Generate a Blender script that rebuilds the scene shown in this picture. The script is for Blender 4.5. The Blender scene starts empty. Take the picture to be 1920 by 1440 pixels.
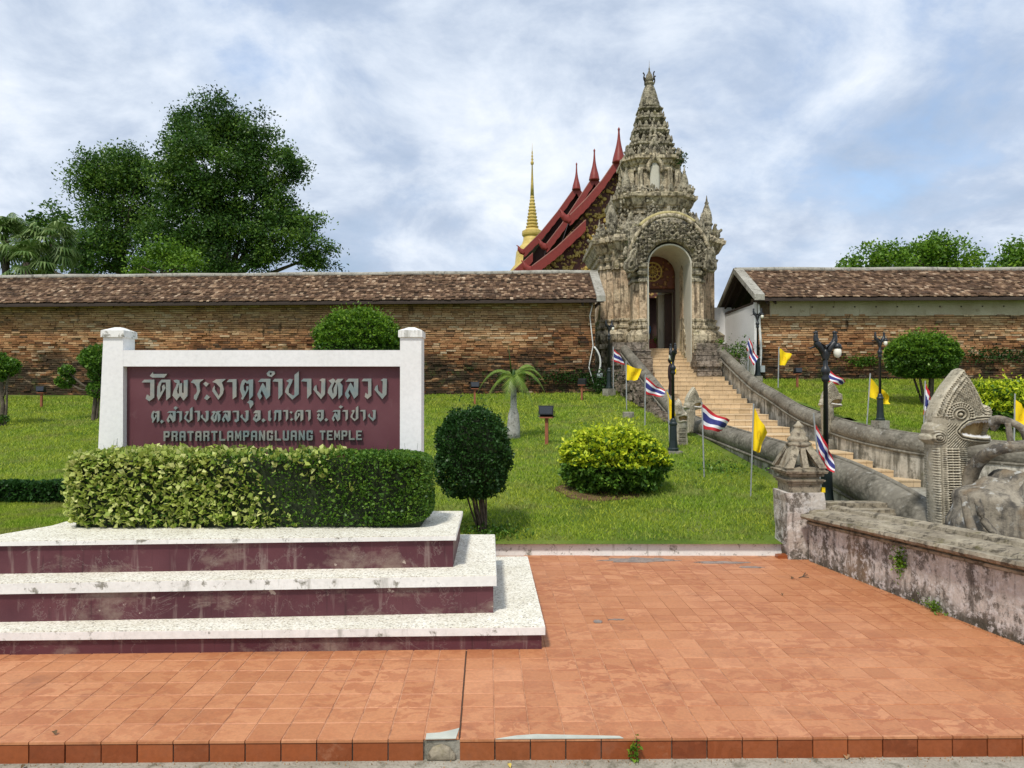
import bpy, math, random
import numpy as np
from mathutils import Vector, Matrix
random.seed(7); rng = np.random.default_rng(7)
R = math.radians
scn = bpy.context.scene
C = scn.collection

# ------------------------------------------------------------------ camera
H = 2.0; F = 1330.0; HY = 738.0
cd = bpy.data.cameras.new('camera'); cam = bpy.data.objects.new('camera', cd); C.objects.link(cam)
cd.sensor_width = 36; cd.lens = F / 1920 * 36; cd.clip_end = 3000; cd.clip_start = .05
cam.location = (0, 0, H); cam.rotation_euler = (R(90) + math.atan((HY - 720) / F), 0, 0)
scn.camera = cam

# ------------------------------------------------------------------ world, sun, exposure
SUN_EL, SUN_AZ = R(58), R(205)        # azimuth from +Y, clockwise: behind the camera, a little left
w = bpy.data.worlds.new('World'); scn.world = w; w.use_nodes = True
nt = w.node_tree; nt.nodes.clear()
def _n(t, ty, **p):
    n = t.nodes.new(ty)
    for k, v in p.items(): setattr(n, k, v)
    return n
out = _n(nt, 'ShaderNodeOutputWorld'); bg = _n(nt, 'ShaderNodeBackground')
sky = _n(nt, 'ShaderNodeTexSky', sky_type='NISHITA', sun_disc=False, sun_elevation=SUN_EL, sun_rotation=SUN_AZ)
sky.air_density = 1.2; sky.dust_density = 1.0; sky.ozone_density = 2.0
geo = _n(nt, 'ShaderNodeTexCoord'); sep = _n(nt, 'ShaderNodeSeparateXYZ')
nt.links.new(geo.outputs['Generated'], sep.inputs[0])
def wm(op, a, b=None, c=None):
    n = _n(nt, 'ShaderNodeMath', operation=op)
    for i, v in enumerate((a, b, c)):
        if v is None: continue
        if isinstance(v, (int, float)): n.inputs[i].default_value = v
        else: nt.links.new(v, n.inputs[i])
    return n.outputs[0]
zz = wm('ADD', wm('ABSOLUTE', sep.outputs['Z']), .42)
cx = wm('DIVIDE', sep.outputs['X'], zz); cy = wm('DIVIDE', sep.outputs['Y'], zz)
cmb = _n(nt, 'ShaderNodeCombineXYZ'); nt.links.new(cx, cmb.inputs[0]); nt.links.new(cy, cmb.inputs[1])
def wnoise(scale, detail, rough, dist, off):
    m = _n(nt, 'ShaderNodeMapping'); m.inputs['Location'].default_value = off
    nt.links.new(cmb.outputs[0], m.inputs[0])
    n = _n(nt, 'ShaderNodeTexNoise'); n.inputs['Scale'].default_value = scale; n.inputs['Detail'].default_value = detail
    n.inputs['Roughness'].default_value = rough; n.inputs['Distortion'].default_value = dist
    nt.links.new(m.outputs[0], n.inputs['Vector']); return n.outputs['Fac']
def wramp(f, stops):
    r = _n(nt, 'ShaderNodeValToRGB'); e = r.color_ramp.elements
    while len(e) < len(stops): e.new(.5)
    for i, (p, c) in enumerate(stops): e[i].position = p; e[i].color = (*c, 1) if len(c) == 3 else c
    nt.links.new(f, r.inputs[0]); return r.outputs[0]
n1 = wnoise(1.5, 7, .55, .2, (3.1, 1.4, 0)); n2 = wnoise(4.2, 9, .6, .25, (7.3, 2.2, 3)); n3 = wnoise(2.0, 7, .55, .15, (2.3, 9.1, 5))
mixf = wm('ADD', wm('MULTIPLY', n1, .65), wm('MULTIPLY', n2, .35))
cover = wramp(mixf, [(.34, (.4,)*3), (.42, (.86,)*3), (.49, (1,)*3)])
shade = wramp(wm('ADD', wm('MULTIPLY', n2, .5), wm('MULTIPLY', n3, .5)), [(.36, (3.7, 4.6, 6.0)), (.46, (5.0, 5.9, 7.4)), (.54, (7.0, 7.8, 9.0)), (.62, (9.0, 9.5, 10.2))])
skm = _n(nt, 'ShaderNodeMix', data_type='RGBA', blend_type='MULTIPLY'); skm.inputs['Factor'].default_value = 1
skm.inputs[7].default_value = (2.0, 2.0, 2.05, 1); nt.links.new(sky.outputs[0], skm.inputs[6])
mx = _n(nt, 'ShaderNodeMix', data_type='RGBA'); nt.links.new(cover, mx.inputs['Factor'])
nt.links.new(skm.outputs[2], mx.inputs[6]); nt.links.new(shade, mx.inputs[7])
bg.inputs['Strength'].default_value = .1
nt.links.new(mx.outputs[2], bg.inputs['Color']); nt.links.new(bg.outputs[0], out.inputs[0])

sl = bpy.data.lights.new('sun', 'SUN'); sl.energy = 2.9; sl.angle = R(7); sl.color = (1, .955, .88)
sun = bpy.data.objects.new('sun', sl); C.objects.link(sun)
sd = Vector((math.sin(SUN_AZ) * math.cos(SUN_EL), math.cos(SUN_AZ) * math.cos(SUN_EL), math.sin(SUN_EL)))
sun.rotation_euler = sd.to_track_quat('Z', 'Y').to_euler(); sun.location = sd * 60
scn.view_settings.view_transform = 'Standard'; scn.view_settings.look = 'None'
scn.view_settings.exposure = 0.10; scn.view_settings.gamma = 1

# ------------------------------------------------------------------ helpers
def at(px, py, Y): return ((px - 960) / F * Y, Y, H + (HY - py) / F * Y)
def off(p):
    v = Vector((0, 0, 0))
    while p is not None: v += p.location; p = p.parent
    return v
def tag(o, label=None, cat=None, group=None, kind=None):
    if label: o['label'] = label
    if cat: o['category'] = cat
    if group: o['group'] = group
    if kind: o['kind'] = kind
    return o
def thing(name, label, cat, loc=(0, 0, 0), group=None):
    o = bpy.data.objects.new(name, None); C.objects.link(o); o.location = loc; o.empty_display_size = .2
    return tag(o, label, cat, group)
def link(name, me, mat=None, parent=None, smooth=False):
    o = bpy.data.objects.new(name, me); C.objects.link(o)
    if mat is not None:
        for m in (mat if isinstance(mat, (list, tuple)) else [mat]): me.materials.append(m)
    if parent is not None: o.parent = parent
    if smooth: me.shade_smooth()
    return o
def pyd(name, verts, faces, mat=None, parent=None, smooth=False, tint=None, kind=None, mi=None):
    v = np.array(verts, float).reshape(-1, 3)
    if parent is not None: v = v - np.array(off(parent))
    me = bpy.data.meshes.new(name); me.from_pydata(v.tolist(), [], faces)
    if tint is not None:
        a = me.attributes.new('tint', 'FLOAT', 'FACE'); a.data.foreach_set('value', np.array(tint, np.float32))
    o = link(name, me, mat, parent, smooth)
    if mi is not None: me.polygons.foreach_set('material_index', np.array(mi, np.int32))
    if kind: o['kind'] = kind
    return o
def npm(name, V, Q, mat=None, parent=None, smooth=False, tint=None, kind=None):
    """V (N,3), Q (M,k) arrays of one face size"""
    V = np.asarray(V, np.float32)
    if parent is not None: V = V - np.array(off(parent), np.float32)
    me = bpy.data.meshes.new(name); M, k = Q.shape
    me.vertices.add(len(V)); me.vertices.foreach_set('co', V.ravel())
    me.loops.add(M * k); me.loops.foreach_set('vertex_index', Q.astype(np.int32).ravel())
    me.polygons.add(M); me.polygons.foreach_set('loop_start', np.arange(0, M * k, k, dtype=np.int32))
    me.update(calc_edges=True)
    if tint is not None:
        a = me.attributes.new('tint', 'FLOAT', 'FACE'); a.data.foreach_set('value', np.asarray(tint, np.float32))
    o = link(name, me, mat, parent, smooth)
    if kind: o['kind'] = kind
    return o
class MB:
    def __init__(s): s.v = []; s.f = []; s.t = []
    def add(s, v, f, t=.5):
        n = len(s.v); s.v += [tuple(p) for p in v]; s.f += [tuple(i + n for i in q) for q in f]; s.t += [t] * len(f); return s
    def box(s, a, b, t=.5, j=0):
        x0, y0, z0 = a; x1, y1, z1 = b
        v = [(x0,y0,z0),(x1,y0,z0),(x1,y1,z0),(x0,y1,z0),(x0,y0,z1),(x1,y0,z1),(x1,y1,z1),(x0,y1,z1)]
        if j: v = [(p[0]+random.uniform(-j,j), p[1]+random.uniform(-j,j), p[2]+random.uniform(-j,j)) for p in v]
        return s.add(v, [(0,3,2,1),(4,5,6,7),(0,1,5,4),(1,2,6,5),(2,3,7,6),(3,0,4,7)], t)
    def hexa(s, v, t=.5): return s.add(v, [(0,3,2,1),(4,5,6,7),(0,1,5,4),(1,2,6,5),(2,3,7,6),(3,0,4,7)], t)
    def prism(s, poly, z0, z1, t=.5):
        n = len(poly); v = [(x, y, z0) for x, y in poly] + [(x, y, z1) for x, y in poly]
        return s.add(v, [tuple(range(n-1,-1,-1)), tuple(range(n, 2*n))] + [(i,(i+1)%n,(i+1)%n+n,i+n) for i in range(n)], t)
    def extY(s, poly, y0, y1, t=.5):
        """poly of (x,z), extruded in y"""
        n = len(poly); v = [(x, y0, z) for x, z in poly] + [(x, y1, z) for x, z in poly]
        return s.add(v, [tuple(range(n)), tuple(range(2*n-1, n-1, -1))] + [((i+1)%n,i,i+n,(i+1)%n+n) for i in range(n)], t)
    def lathe(s, prof, c=(0,0,0), seg=16, t=.5):
        n0 = []; m = len(prof)
        v = [(c[0]+r*math.cos(2*math.pi*k/seg), c[1]+r*math.sin(2*math.pi*k/seg), c[2]+z) for r, z in prof for k in range(seg)]
        f = [(i*seg+k, i*seg+(k+1)%seg, (i+1)*seg+(k+1)%seg, (i+1)*seg+k) for i in range(m-1) for k in range(seg)]
        f += [tuple(range(seg-1,-1,-1)), tuple((m-1)*seg+k for k in range(seg))]
        return s.add(v, f, t)
    def tube(s, pts, rad, seg=8, t=.5, sq=1.0):
        P = [Vector(p) for p in pts]; n = len(P); rr = rad if isinstance(rad, (list, tuple)) else [rad]*n
        v = []; 
        for i, p in enumerate(P):
            d = (P[min(i+1,n-1)] - P[max(i-1,0)]).normalized()
            up = Vector((0,0,1)) if abs(d.z) < .95 else Vector((0,1,0))
            a = d.cross(up).normalized(); b = a.cross(d).normalized()
            for k in range(seg):
                th = 2*math.pi*k/seg; v.append(p + a*math.cos(th)*rr[i]*sq + b*math.sin(th)*rr[i])
        f = [(i*seg+k, i*seg+(k+1)%seg, (i+1)*seg+(k+1)%seg, (i+1)*seg+k) for i in range(n-1) for k in range(seg)]
        f += [tuple(range(seg-1,-1,-1)), tuple((n-1)*seg+k for k in range(seg))]
        return s.add(v, f, t)
    def ball(s, c, r, seg=10, t=.5):
        rx, ry, rz = r if isinstance(r, (tuple, list)) else (r, r, r); v = []; m = seg//2
        for i in range(m+1):
            ph = math.pi*(i+.001)/(m+.002)
            for k in range(seg):
                th = 2*math.pi*k/seg; v.append((c[0]+rx*math.sin(ph)*math.cos(th), c[1]+ry*math.sin(ph)*math.sin(th), c[2]-rz*math.cos(ph)))
        f = [(i*seg+k, i*seg+(k+1)%seg, (i+1)*seg+(k+1)%seg, (i+1)*seg+k) for i in range(m) for k in range(seg)]
        return s.add(v, f, t)
    def build(s, name, mat, parent=None, smooth=False, kind=None, tint=False):
        return pyd(name, s.v, s.f, mat, parent, smooth, s.t if tint else None, kind)
def copy_tree(o, parent=None):
    c = o.copy(); C.objects.link(c)
    if parent is not None: c.parent = parent; c.matrix_parent_inverse = o.matrix_parent_inverse.copy()
    for ch in list(o.children): copy_tree(ch, c)
    return c
def interp(x, pts):
    pts = sorted(pts)
    return float(np.interp(x, [p[0] for p in pts], [p[1] for p in pts]))
def smooth_path(pts, n=6):
    P = [Vector(p) for p in pts]; out = []
    for i in range(len(P)-1):
        p0 = P[max(i-1,0)]; p1 = P[i]; p2 = P[i+1]; p3 = P[min(i+2,len(P)-1)]
        for k in range(n):
            t = k/n; out.append(.5*((2*p1)+(-p0+p2)*t+(2*p0-5*p1+4*p2-p3)*t*t+(-p0+3*p1-3*p2+p3)*t**3))
    return out + [P[-1]]

def relief(outline, cell, T, Rr, holes=(), detail=None, back=True):
    """inflate a flat (x,z) outline into a carved solid; front faces -y"""
    O = np.array(outline, float); loops = [O] + [np.array(h, float) for h in holes]
    lo, hi = O.min(0) - cell, O.max(0) + cell
    xs = np.arange(lo[0], hi[0] + cell, cell); zs = np.arange(lo[1], hi[1] + cell, cell)
    X, Z = np.meshgrid(xs, zs); P = np.stack([X.ravel(), Z.ravel()], 1)
    ins = np.zeros(len(P), bool); best = np.full(len(P), 1e9); near = P.copy()
    for L in loops:
        A = L; B = np.roll(L, -1, 0)
        for a, b in zip(A, B):
            c = ((a[1] > P[:,1]) != (b[1] > P[:,1]))
            if c.any():
                xi = (b[0]-a[0])*(P[:,1]-a[1])/((b[1]-a[1]) or 1e-12)+a[0]; ins ^= c & (P[:,0] < xi)
            ab = b-a; t = np.clip(((P-a)@ab)/max(ab@ab,1e-12),0,1); q = a+t[:,None]*ab; d = np.hypot(*(P-q).T)
            m = d < best; best[m] = d[m]; near[m] = q[m]
    sdist = np.where(ins, best, -best); use = sdist > -.71*cell
    snap = use & (best < .5*cell) | (use & ~ins); P[snap] = near[snap]
    d = np.where(snap, 0, best)
    h = T*np.sqrt(np.clip(1-(1-np.minimum(d/Rr,1))**2, 0.0, 1)) + T*.12
    hb = h.copy()
    if detail is not None: 
        dd = detail(P[:,0], P[:,1], d) * np.clip(d/(2*cell), 0, 1); h = np.maximum(h+dd, .02*T); hb = np.maximum(hb+dd, .02*T)
    nz, nx = X.shape; idx = -np.ones(len(P), int); idx[use] = np.arange(use.sum()); n = use.sum()
    I = np.arange(len(P)).reshape(nz, nx)
    q = np.stack([I[:-1,:-1], I[:-1,1:], I[1:,1:], I[1:,:-1]], -1).reshape(-1, 4)
    q = q[use[q].all(1)]
    # drop cells whose corners are all snapped (outside slivers)
    q = q[~snap[q].all(1)]
    qi = idx[q]; V = np.zeros((2*n, 3)); V[:n,0] = P[use,0]; V[:n,2] = P[use,1]; V[:n,1] = -h[use]
    V[n:,0] = P[use,0]; V[n:,2] = P[use,1]; V[n:,1] = hb[use] if back else .0
    ed = {}
    for f in qi:
        for a, b in ((f[0],f[1]),(f[1],f[2]),(f[2],f[3]),(f[3],f[0])):
            if (b, a) in ed: del ed[(b, a)]
            else: ed[(a, b)] = 1
    side = np.array([(b, a, a+n, b+n) for a, b in ed]) if ed else np.zeros((0,4), int)
    Q = np.concatenate([qi, (qi+n)[:, ::-1], side])
    return V, Q
def place(V, s=1.0, loc=(0,0,0), rz=0.0):
    V = np.array(V)*s; c, si = math.cos(rz), math.sin(rz)
    return np.stack([V[:,0]*c-V[:,1]*si+loc[0], V[:,0]*si+V[:,1]*c+loc[1], V[:,2]+loc[2]], 1)

# ------------------------------------------------------------------ materials
class NT:
    def __init__(s, name):
        s.m = bpy.data.materials.new(name); s.m.use_nodes = True; s.t = s.m.node_tree; s.t.nodes.clear()
        s.o = s.t.nodes.new('ShaderNodeOutputMaterial'); s.p = s.t.nodes.new('ShaderNodeBsdfPrincipled')
        s.t.links.new(s.p.outputs[0], s.o.inputs[0]); s.g = s.t.nodes.new('ShaderNodeNewGeometry').outputs['Position']
    def sock(s, i, v):
        if isinstance(v, bpy.types.NodeSocket): s.t.links.new(v, i)
        elif isinstance(v, (tuple, list)): i.default_value = (*v, 1) if (len(v) == 3 and i.type == 'RGBA') else v
        else: i.default_value = v
    def math(s, op, a, b=0.0):
        n = s.t.nodes.new('ShaderNodeMath'); n.operation = op; s.sock(n.inputs[0], a); s.sock(n.inputs[1], b); return n.outputs[0]
    def noise(s, scale, detail=5, rough=.6, sc=(1,1,1), dist=0, loc=(0,0,0), vec=None):
        mp = s.t.nodes.new('ShaderNodeMapping'); s.t.links.new(vec or s.g, mp.inputs[0]); mp.inputs['Scale'].default_value = sc; mp.inputs['Location'].default_value = loc
        n = s.t.nodes.new('ShaderNodeTexNoise'); n.inputs['Scale'].default_value = scale; n.inputs['Detail'].default_value = detail
        n.inputs['Roughness'].default_value = rough; n.inputs['Distortion'].default_value = dist
        s.t.links.new(mp.outputs[0], n.inputs['Vector']); return n.outputs['Fac']
    def vor(s, scale, feature='F1', sc=(1,1,1), out='Distance', rnd=1):
        mp = s.t.nodes.new('ShaderNodeMapping'); s.t.links.new(s.g, mp.inputs[0]); mp.inputs['Scale'].default_value = sc
        n = s.t.nodes.new('ShaderNodeTexVoronoi'); n.feature = feature; n.inputs['Scale'].default_value = scale
        n.inputs['Randomness'].default_value = rnd
        s.t.links.new(mp.outputs[0], n.inputs['Vector']); return n.outputs[out]
    def ramp(s, f, stops):
        r = s.t.nodes.new('ShaderNodeValToRGB'); e = r.color_ramp.elements
        while len(e) < len(stops): e.new(.5)
        for i, (p, c) in enumerate(stops):
            if isinstance(c, (int, float)): c = (c, c, c)
            e[i].position = p; e[i].color = (*c, 1)
        s.sock(r.inputs[0], f); return r.outputs[0]
    def mix(s, f, a, b, mode='MIX'):
        n = s.t.nodes.new('ShaderNodeMix'); n.data_type = 'RGBA'; n.blend_type = mode
        s.sock(n.inputs['Factor'], f); s.sock(n.inputs[6], a); s.sock(n.inputs[7], b); return n.outputs[2]
    def attr(s, name='tint'):
        n = s.t.nodes.new('ShaderNodeAttribute'); n.attribute_name = name; return n.outputs['Fac']
    def sepz(s):
        n = s.t.nodes.new('ShaderNodeSeparateXYZ'); s.t.links.new(s.g, n.inputs[0]); return n.outputs
    def bump(s, h, strength=.4, dist=.02, prev=None):
        n = s.t.nodes.new('ShaderNodeBump'); n.inputs['Strength'].default_value = strength; n.inputs['Distance'].default_value = dist
        s.sock(n.inputs['Height'], h)
        if prev is not None: s.t.links.new(prev, n.inputs['Normal'])
        return n.outputs[0]
    def done(s, col, rough=.8, nrm=None, metal=0.0, spec=.3):
        s.sock(s.p.inputs['Base Color'], col); s.sock(s.p.inputs['Roughness'], rough); s.sock(s.p.inputs['Metallic'], metal)
        s.p.inputs['Specular IOR Level'].default_value = spec
        if nrm is not None: s.t.links.new(nrm, s.p.inputs['Normal'])
        return s.m
def plain(name, col, rough=.6, metal=0.0, spec=.4, var=.15):
    n = NT(name); f = n.noise(6, 4); k = n.ramp(f, [(.3, tuple(c*(1-var) for c in col)), (.7, tuple(min(1, c*(1+var)) for c in col))])
    return n.done(k, rough, n.bump(n.noise(40, 3), .15, .004), metal, spec)
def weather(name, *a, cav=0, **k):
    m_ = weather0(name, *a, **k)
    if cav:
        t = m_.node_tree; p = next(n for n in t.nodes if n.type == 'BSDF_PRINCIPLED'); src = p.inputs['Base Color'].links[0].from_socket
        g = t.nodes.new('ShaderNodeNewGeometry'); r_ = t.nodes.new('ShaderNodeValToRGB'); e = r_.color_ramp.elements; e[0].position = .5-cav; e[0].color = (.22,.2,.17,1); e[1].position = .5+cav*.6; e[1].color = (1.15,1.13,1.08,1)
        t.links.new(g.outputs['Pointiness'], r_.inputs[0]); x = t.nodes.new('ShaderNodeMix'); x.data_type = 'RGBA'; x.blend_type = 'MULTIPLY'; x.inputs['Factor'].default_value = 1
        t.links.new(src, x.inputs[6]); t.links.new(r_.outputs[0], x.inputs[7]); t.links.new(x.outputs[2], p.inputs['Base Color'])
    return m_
def weather0(name, c1, c2, dark, big=1.2, dk=(.52, .66), streak=(.55, .7), spk=0.5, moss=None, bump=.5, bdist=.02, fine=25, tint=0, pits=None, rough=.88, lichen=None, sstr=.85):
    n = NT(name)
    col = n.ramp(n.noise(big, 6, .6), [(.35, c1), (.65, c2)])
    if tint:
        t = n.attr(); col = n.mix(1, col, n.ramp(t, [(0, 1-tint), (1, 1+tint)]), 'MULTIPLY')
    col = n.mix(n.math('MULTIPLY', n.ramp(n.noise(big*3.3, 8, .68, dist=.3), [(dk[0], 0.0), (dk[1], 1.0)]), .8), col, dark)
    if streak: col = n.mix(n.math('MULTIPLY', n.ramp(n.noise(2.2, 6, .65, (3, 3, .45), loc=(2, 5, 1)), [(streak[0], 0.0), (streak[1], 1.0)]), sstr), col, tuple(c*1.1 for c in dark))
    if moss: col = n.mix(n.math('MULTIPLY', n.ramp(n.noise(big*1.7, 7, .7, loc=(9, 3, 4)), [(.56, 0.0), (.68, 1.0)]), .7), col, moss)
    if lichen: col = n.mix(n.math('MULTIPLY', n.ramp(n.noise(big*6, 5, .6, loc=(4, 7, 7)), [(.58, 0.0), (.66, 1.0)]), .75), col, lichen)
    f = n.noise(fine, 6, .7)
    col = n.mix(spk, col, n.ramp(f, [(.3, .45), (.5, 1.0), (.7, 1.35)]), 'MULTIPLY')
    nr = n.bump(f, bump, bdist)
    if pits:
        v = n.vor(pits); pm = n.ramp(v, [(.22, 0.0), (.5, 1.0)])
        col = n.mix(n.math('MULTIPLY', n.math('SUBTRACT', 1.0, pm), .75), col, tuple(c*.8 for c in dark)); nr = n.bump(pm, .9, .04, nr)
    return n.done(col, rough, nr, 0, .2)
def leafmat(name, stops, trans=.3, rough=.5, patch=None):
    n = NT(name); col = n.ramp(n.attr(), stops)
    if patch: col = n.mix(n.ramp(n.noise(patch[0], 4, .6), [(patch[1], 0.0), (patch[2], 1.0)]), col, n.ramp(n.attr(), patch[3]))
    n.done(col, rough, None, 0, .35)
    tr = n.t.nodes.new('ShaderNodeBsdfTranslucent'); n.t.links.new(col, tr.inputs[0])
    ms = n.t.nodes.new('ShaderNodeMixShader'); ms.inputs[0].default_value = trans
    n.t.links.new(n.p.outputs[0], ms.inputs[1]); n.t.links.new(tr.outputs[0], ms.inputs[2]); n.t.links.new(ms.outputs[0], n.o.inputs[0])
    return n.m
M = {}
M['white'] = weather('white_paint', (.78,.77,.74), (.83,.82,.80), (.3,.29,.25), dk=(.66,.78), streak=(.68,.8), spk=.15, bump=.2, bdist=.006, sstr=.3)
M['whitedirty'] = weather('white_paint_worn', (.76,.75,.70), (.84,.83,.78), (.13,.12,.08), big=2.2, dk=(.57,.64), streak=(.58,.68), spk=.2, bump=.3, bdist=.006, sstr=.5)
def pebble():
    n = NT('pebble_wash'); v = n.vor(85, out='Color'); s = n.t.nodes.new('ShaderNodeSeparateColor'); n.t.links.new(v, s.inputs[0])
    c = n.ramp(s.outputs[0], [(.0, (.30,.27,.23)), (.10, (.55,.50,.40)), (.35, (.72,.68,.56)), (.8, (.84,.81,.70)), (1, (.90,.87,.78))])
    c = n.mix(.5, c, n.ramp(n.noise(3, 5), [(.35, (.75,.73,.66)), (.65, (1,1,1))]), 'MULTIPLY')
    return n.done(c, .75, n.bump(n.vor(85), .5, .004), 0, .3)
M['pebble'] = pebble()
def maroonwall():
    n = NT('maroon_paint_worn')
    c = n.ramp(n.noise(1.7, 6), [(.35, (.075,.020,.028)), (.65, (.115,.036,.044))])
    c = n.mix(n.math('MULTIPLY', n.ramp(n.noise(1.5, 7, .72, (1, 1, 1.6), loc=(3,3,3)), [(.54, 0.0), (.68, 1.0)]), .8), c, (.26,.19,.15))
    c = n.mix(n.ramp(n.noise(3.4, 5, .6, (4, 4, .35)), [(.58, 0.0), (.72, .6)]), c, (.30,.22,.19))
    c = n.mix(n.ramp(n.noise(5, 5, .6, (4, 4, .3), loc=(5,1,1)), [(.60, 0.0), (.74, .8)]), c, (.035,.012,.014))
    e = n.noise(1.6, 7, .65, (1,1,1.3), 1.2, loc=(2,7,1)); c = n.mix(n.ramp(n.math('ABSOLUTE', n.math('SUBTRACT', e, .5)), [(.0, .55), (.006, 0.0)]), c, (.28,.22,.19))
    c = n.mix(n.ramp(n.noise(9, 4), [(.68, 0.0), (.71, 1.0)]), c, (.42,.33,.27))
    return n.done(c, .55, n.bump(n.noise(30, 5), .25, .006), 0, .35)
M['maroon'] = maroonwall()
def maroonpanel():
    n = NT('maroon_panel'); c = n.ramp(n.noise(1.6, 6, .6), [(.3, (.10,.026,.034)), (.7, (.145,.05,.058))])
    c = n.mix(n.ramp(n.noise(4, 6, .7, (1,1,.6)), [(.6, 0.0), (.75, .35)]), c, (.24,.14,.14))
    return n.done(c, .5, n.bump(n.noise(25, 4), .15, .004), 0, .4)
M['panel'] = maroonpanel()
def tilemat(name, a, b, c_, stain=.55, gloss=.5):
    n = NT(name); t = n.attr(); col = n.ramp(t, [(0, a), (.5, b), (1, c_)])
    sh = n.t.nodes.new('ShaderNodeVectorMath'); sh.operation = 'ADD'; n.t.links.new(n.g, sh.inputs[0]); cb = n.t.nodes.new('ShaderNodeCombineXYZ')
    n.t.links.new(n.math('MULTIPLY', t, 91.7), cb.inputs[0]); n.t.links.new(n.math('MULTIPLY', t, 37.3), cb.inputs[1]); n.t.links.new(cb.outputs[0], sh.inputs[1])
    s = n.ramp(n.noise(1.1, 5, .6), [(.36, 0.1), (.58, 1.0)])
    s2 = n.ramp(n.noise(5.5, 7, .62, (1, 1.3, 1), 1.0, vec=sh.outputs[0]), [(.49, 0.0), (.52, 1.0)])
    col = n.mix(n.math('MULTIPLY', n.math('MULTIPLY', s, s2), stain), col, (.34,.10,.040))
    col = n.mix(n.ramp(n.noise(.45, 4, .5), [(.45, 0.0), (.7, .3)]), col, (.47,.19,.07))
    col = n.mix(n.ramp(n.noise(3, 8, .75, loc=(1,1,8)), [(.62, 0.0), (.7, .35)]), col, (.50,.25,.14))
    col = n.mix(n.ramp(n.noise(2.6, 9, .78, (1, 1, 1), .3, loc=(7,2,2)), [(.54, 0.0), (.68, .5)]), col, (.24,.095,.05))
    col = n.mix(.4, col, n.ramp(n.noise(38, 6, .7), [(.3, .6), (.7, 1.25)]), 'MULTIPLY')
    return n.done(col, gloss, n.bump(n.noise(30, 4), .12, .003), 0, .35)
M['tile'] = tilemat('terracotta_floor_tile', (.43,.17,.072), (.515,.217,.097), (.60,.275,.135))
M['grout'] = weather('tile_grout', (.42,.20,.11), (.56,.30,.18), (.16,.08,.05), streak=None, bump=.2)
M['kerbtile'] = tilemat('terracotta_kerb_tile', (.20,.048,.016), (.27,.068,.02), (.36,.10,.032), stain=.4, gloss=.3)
M['road'] = weather('concrete_road', (.30,.27,.21), (.40,.37,.30), (.14,.13,.09), big=3, streak=None, bump=.5, fine=60, bdist=.01)
M['concrete'] = weather('old_concrete', (.24,.22,.17), (.36,.34,.28), (.07,.065,.05), big=4, streak=None, bump=.6)
M['paintchip'] = plain('pale_mortar', (.46,.47,.40), .9)
def brickmat(name, green=False):
    n = NT(name); t = n.attr(); z = n.sepz()[2]
    col = n.ramp(t, [(0, (.075,.040,.026)), (.2, (.23,.090,.038)), (.45, (.42,.185,.075)), (.7, (.55,.31,.15)), (1, (.68,.52,.34))])
    # upper courses keep pale mortar smears, low ones are stained by damp and moss
    b = n.noise(.55, 6, .6, (1, 1, 1.6))
    low = n.ramp(n.math('ADD', n.math('MULTIPLY', z, -.42), n.math('MULTIPLY', b, 1.1)), [(.02 - .6 + .0, 0.0), (.5, 1.0)])
    hz = n.math('ADD', z, n.math('MULTIPLY', n.math('SUBTRACT', b, .5), 3.2))
    lowm = n.ramp(n.math('MULTIPLY', hz, .2), [(.60, 1.0), (.80, 0.0)])
    up = n.ramp(n.math('MULTIPLY', hz, .2), [(.72, 0.0), (1.0, .6)])
    col = n.mix(up, col, n.ramp(n.noise(2.5, 7, .7), [(.35, (.30,.19,.10)), (.65, (.47,.35,.20))]))
    dk = n.ramp(n.noise(1.3, 8, .75, (1, 1, 2.6), .5), [(.38, .25), (.50, 1.0)])
    col = n.mix(n.math('MULTIPLY', n.math('MULTIPLY', lowm, dk), .95), col, (.038,.030,.020))
    col = n.mix(n.math('MULTIPLY', n.math('MULTIPLY', lowm, n.ramp(n.noise(3.1, 7, .7, loc=(5,5,5)), [(.55, 0.0), (.62, 1.0)])), .7), col, (.055,.075,.022))
    col = n.mix(n.ramp(n.noise(1.1, 6, .7, (2.2, 1, .5), loc=(7,0,2)), [(.61, 0.0), (.68, .75)]), col, (.05,.034,.022))
    col = n.mix(.6, col, n.ramp(n.noise(14, 6, .7), [(.3, .5), (.5, 1.0), (.7, 1.35)]), 'MULTIPLY')
    return n.done(col, .9, n.bump(n.noise(20, 6, .7), .6, .03), 0, .15)
M['brick'] = brickmat('old_brick')
M['mortar'] = weather('brick_core', (.10,.07,.045), (.17,.12,.07), (.03,.022,.015), big=2, bump=.5)
M['plasterband'] = weather('faded_plaster', (.38,.32,.22), (.50,.44,.32), (.20,.15,.09), big=1.0, dk=(.6,.72), streak=(.6,.72), spk=.3)
def rooftile():
    n = NT('clay_roof_tile'); t = n.attr()
    col = n.ramp(t, [(0, (.05,.032,.020)), (.35, (.12,.070,.042)), (.65, (.21,.125,.075)), (.86, (.35,.23,.14)), (1, (.60,.46,.32))])
    col = n.mix(n.ramp(n.noise(.8, 7, .7), [(.5, 0.0), (.68, .7)]), col, (.055,.036,.023))
    col = n.mix(.5, col, n.ramp(n.noise(18, 5), [(.3, .55), (.7, 1.35)]), 'MULTIPLY')
    return n.done(col, .85, n.bump(n.noise(30, 4), .4, .01), 0, .2)
M['rooftile'] = rooftile()
M['ridge'] = weather('ridge_mortar', (.30,.28,.23), (.42,.40,.34), (.10,.09,.07), big=1.5, bump=.4)
M['timber'] = plain('dark_timber', (.045,.03,.022), .8)
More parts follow.
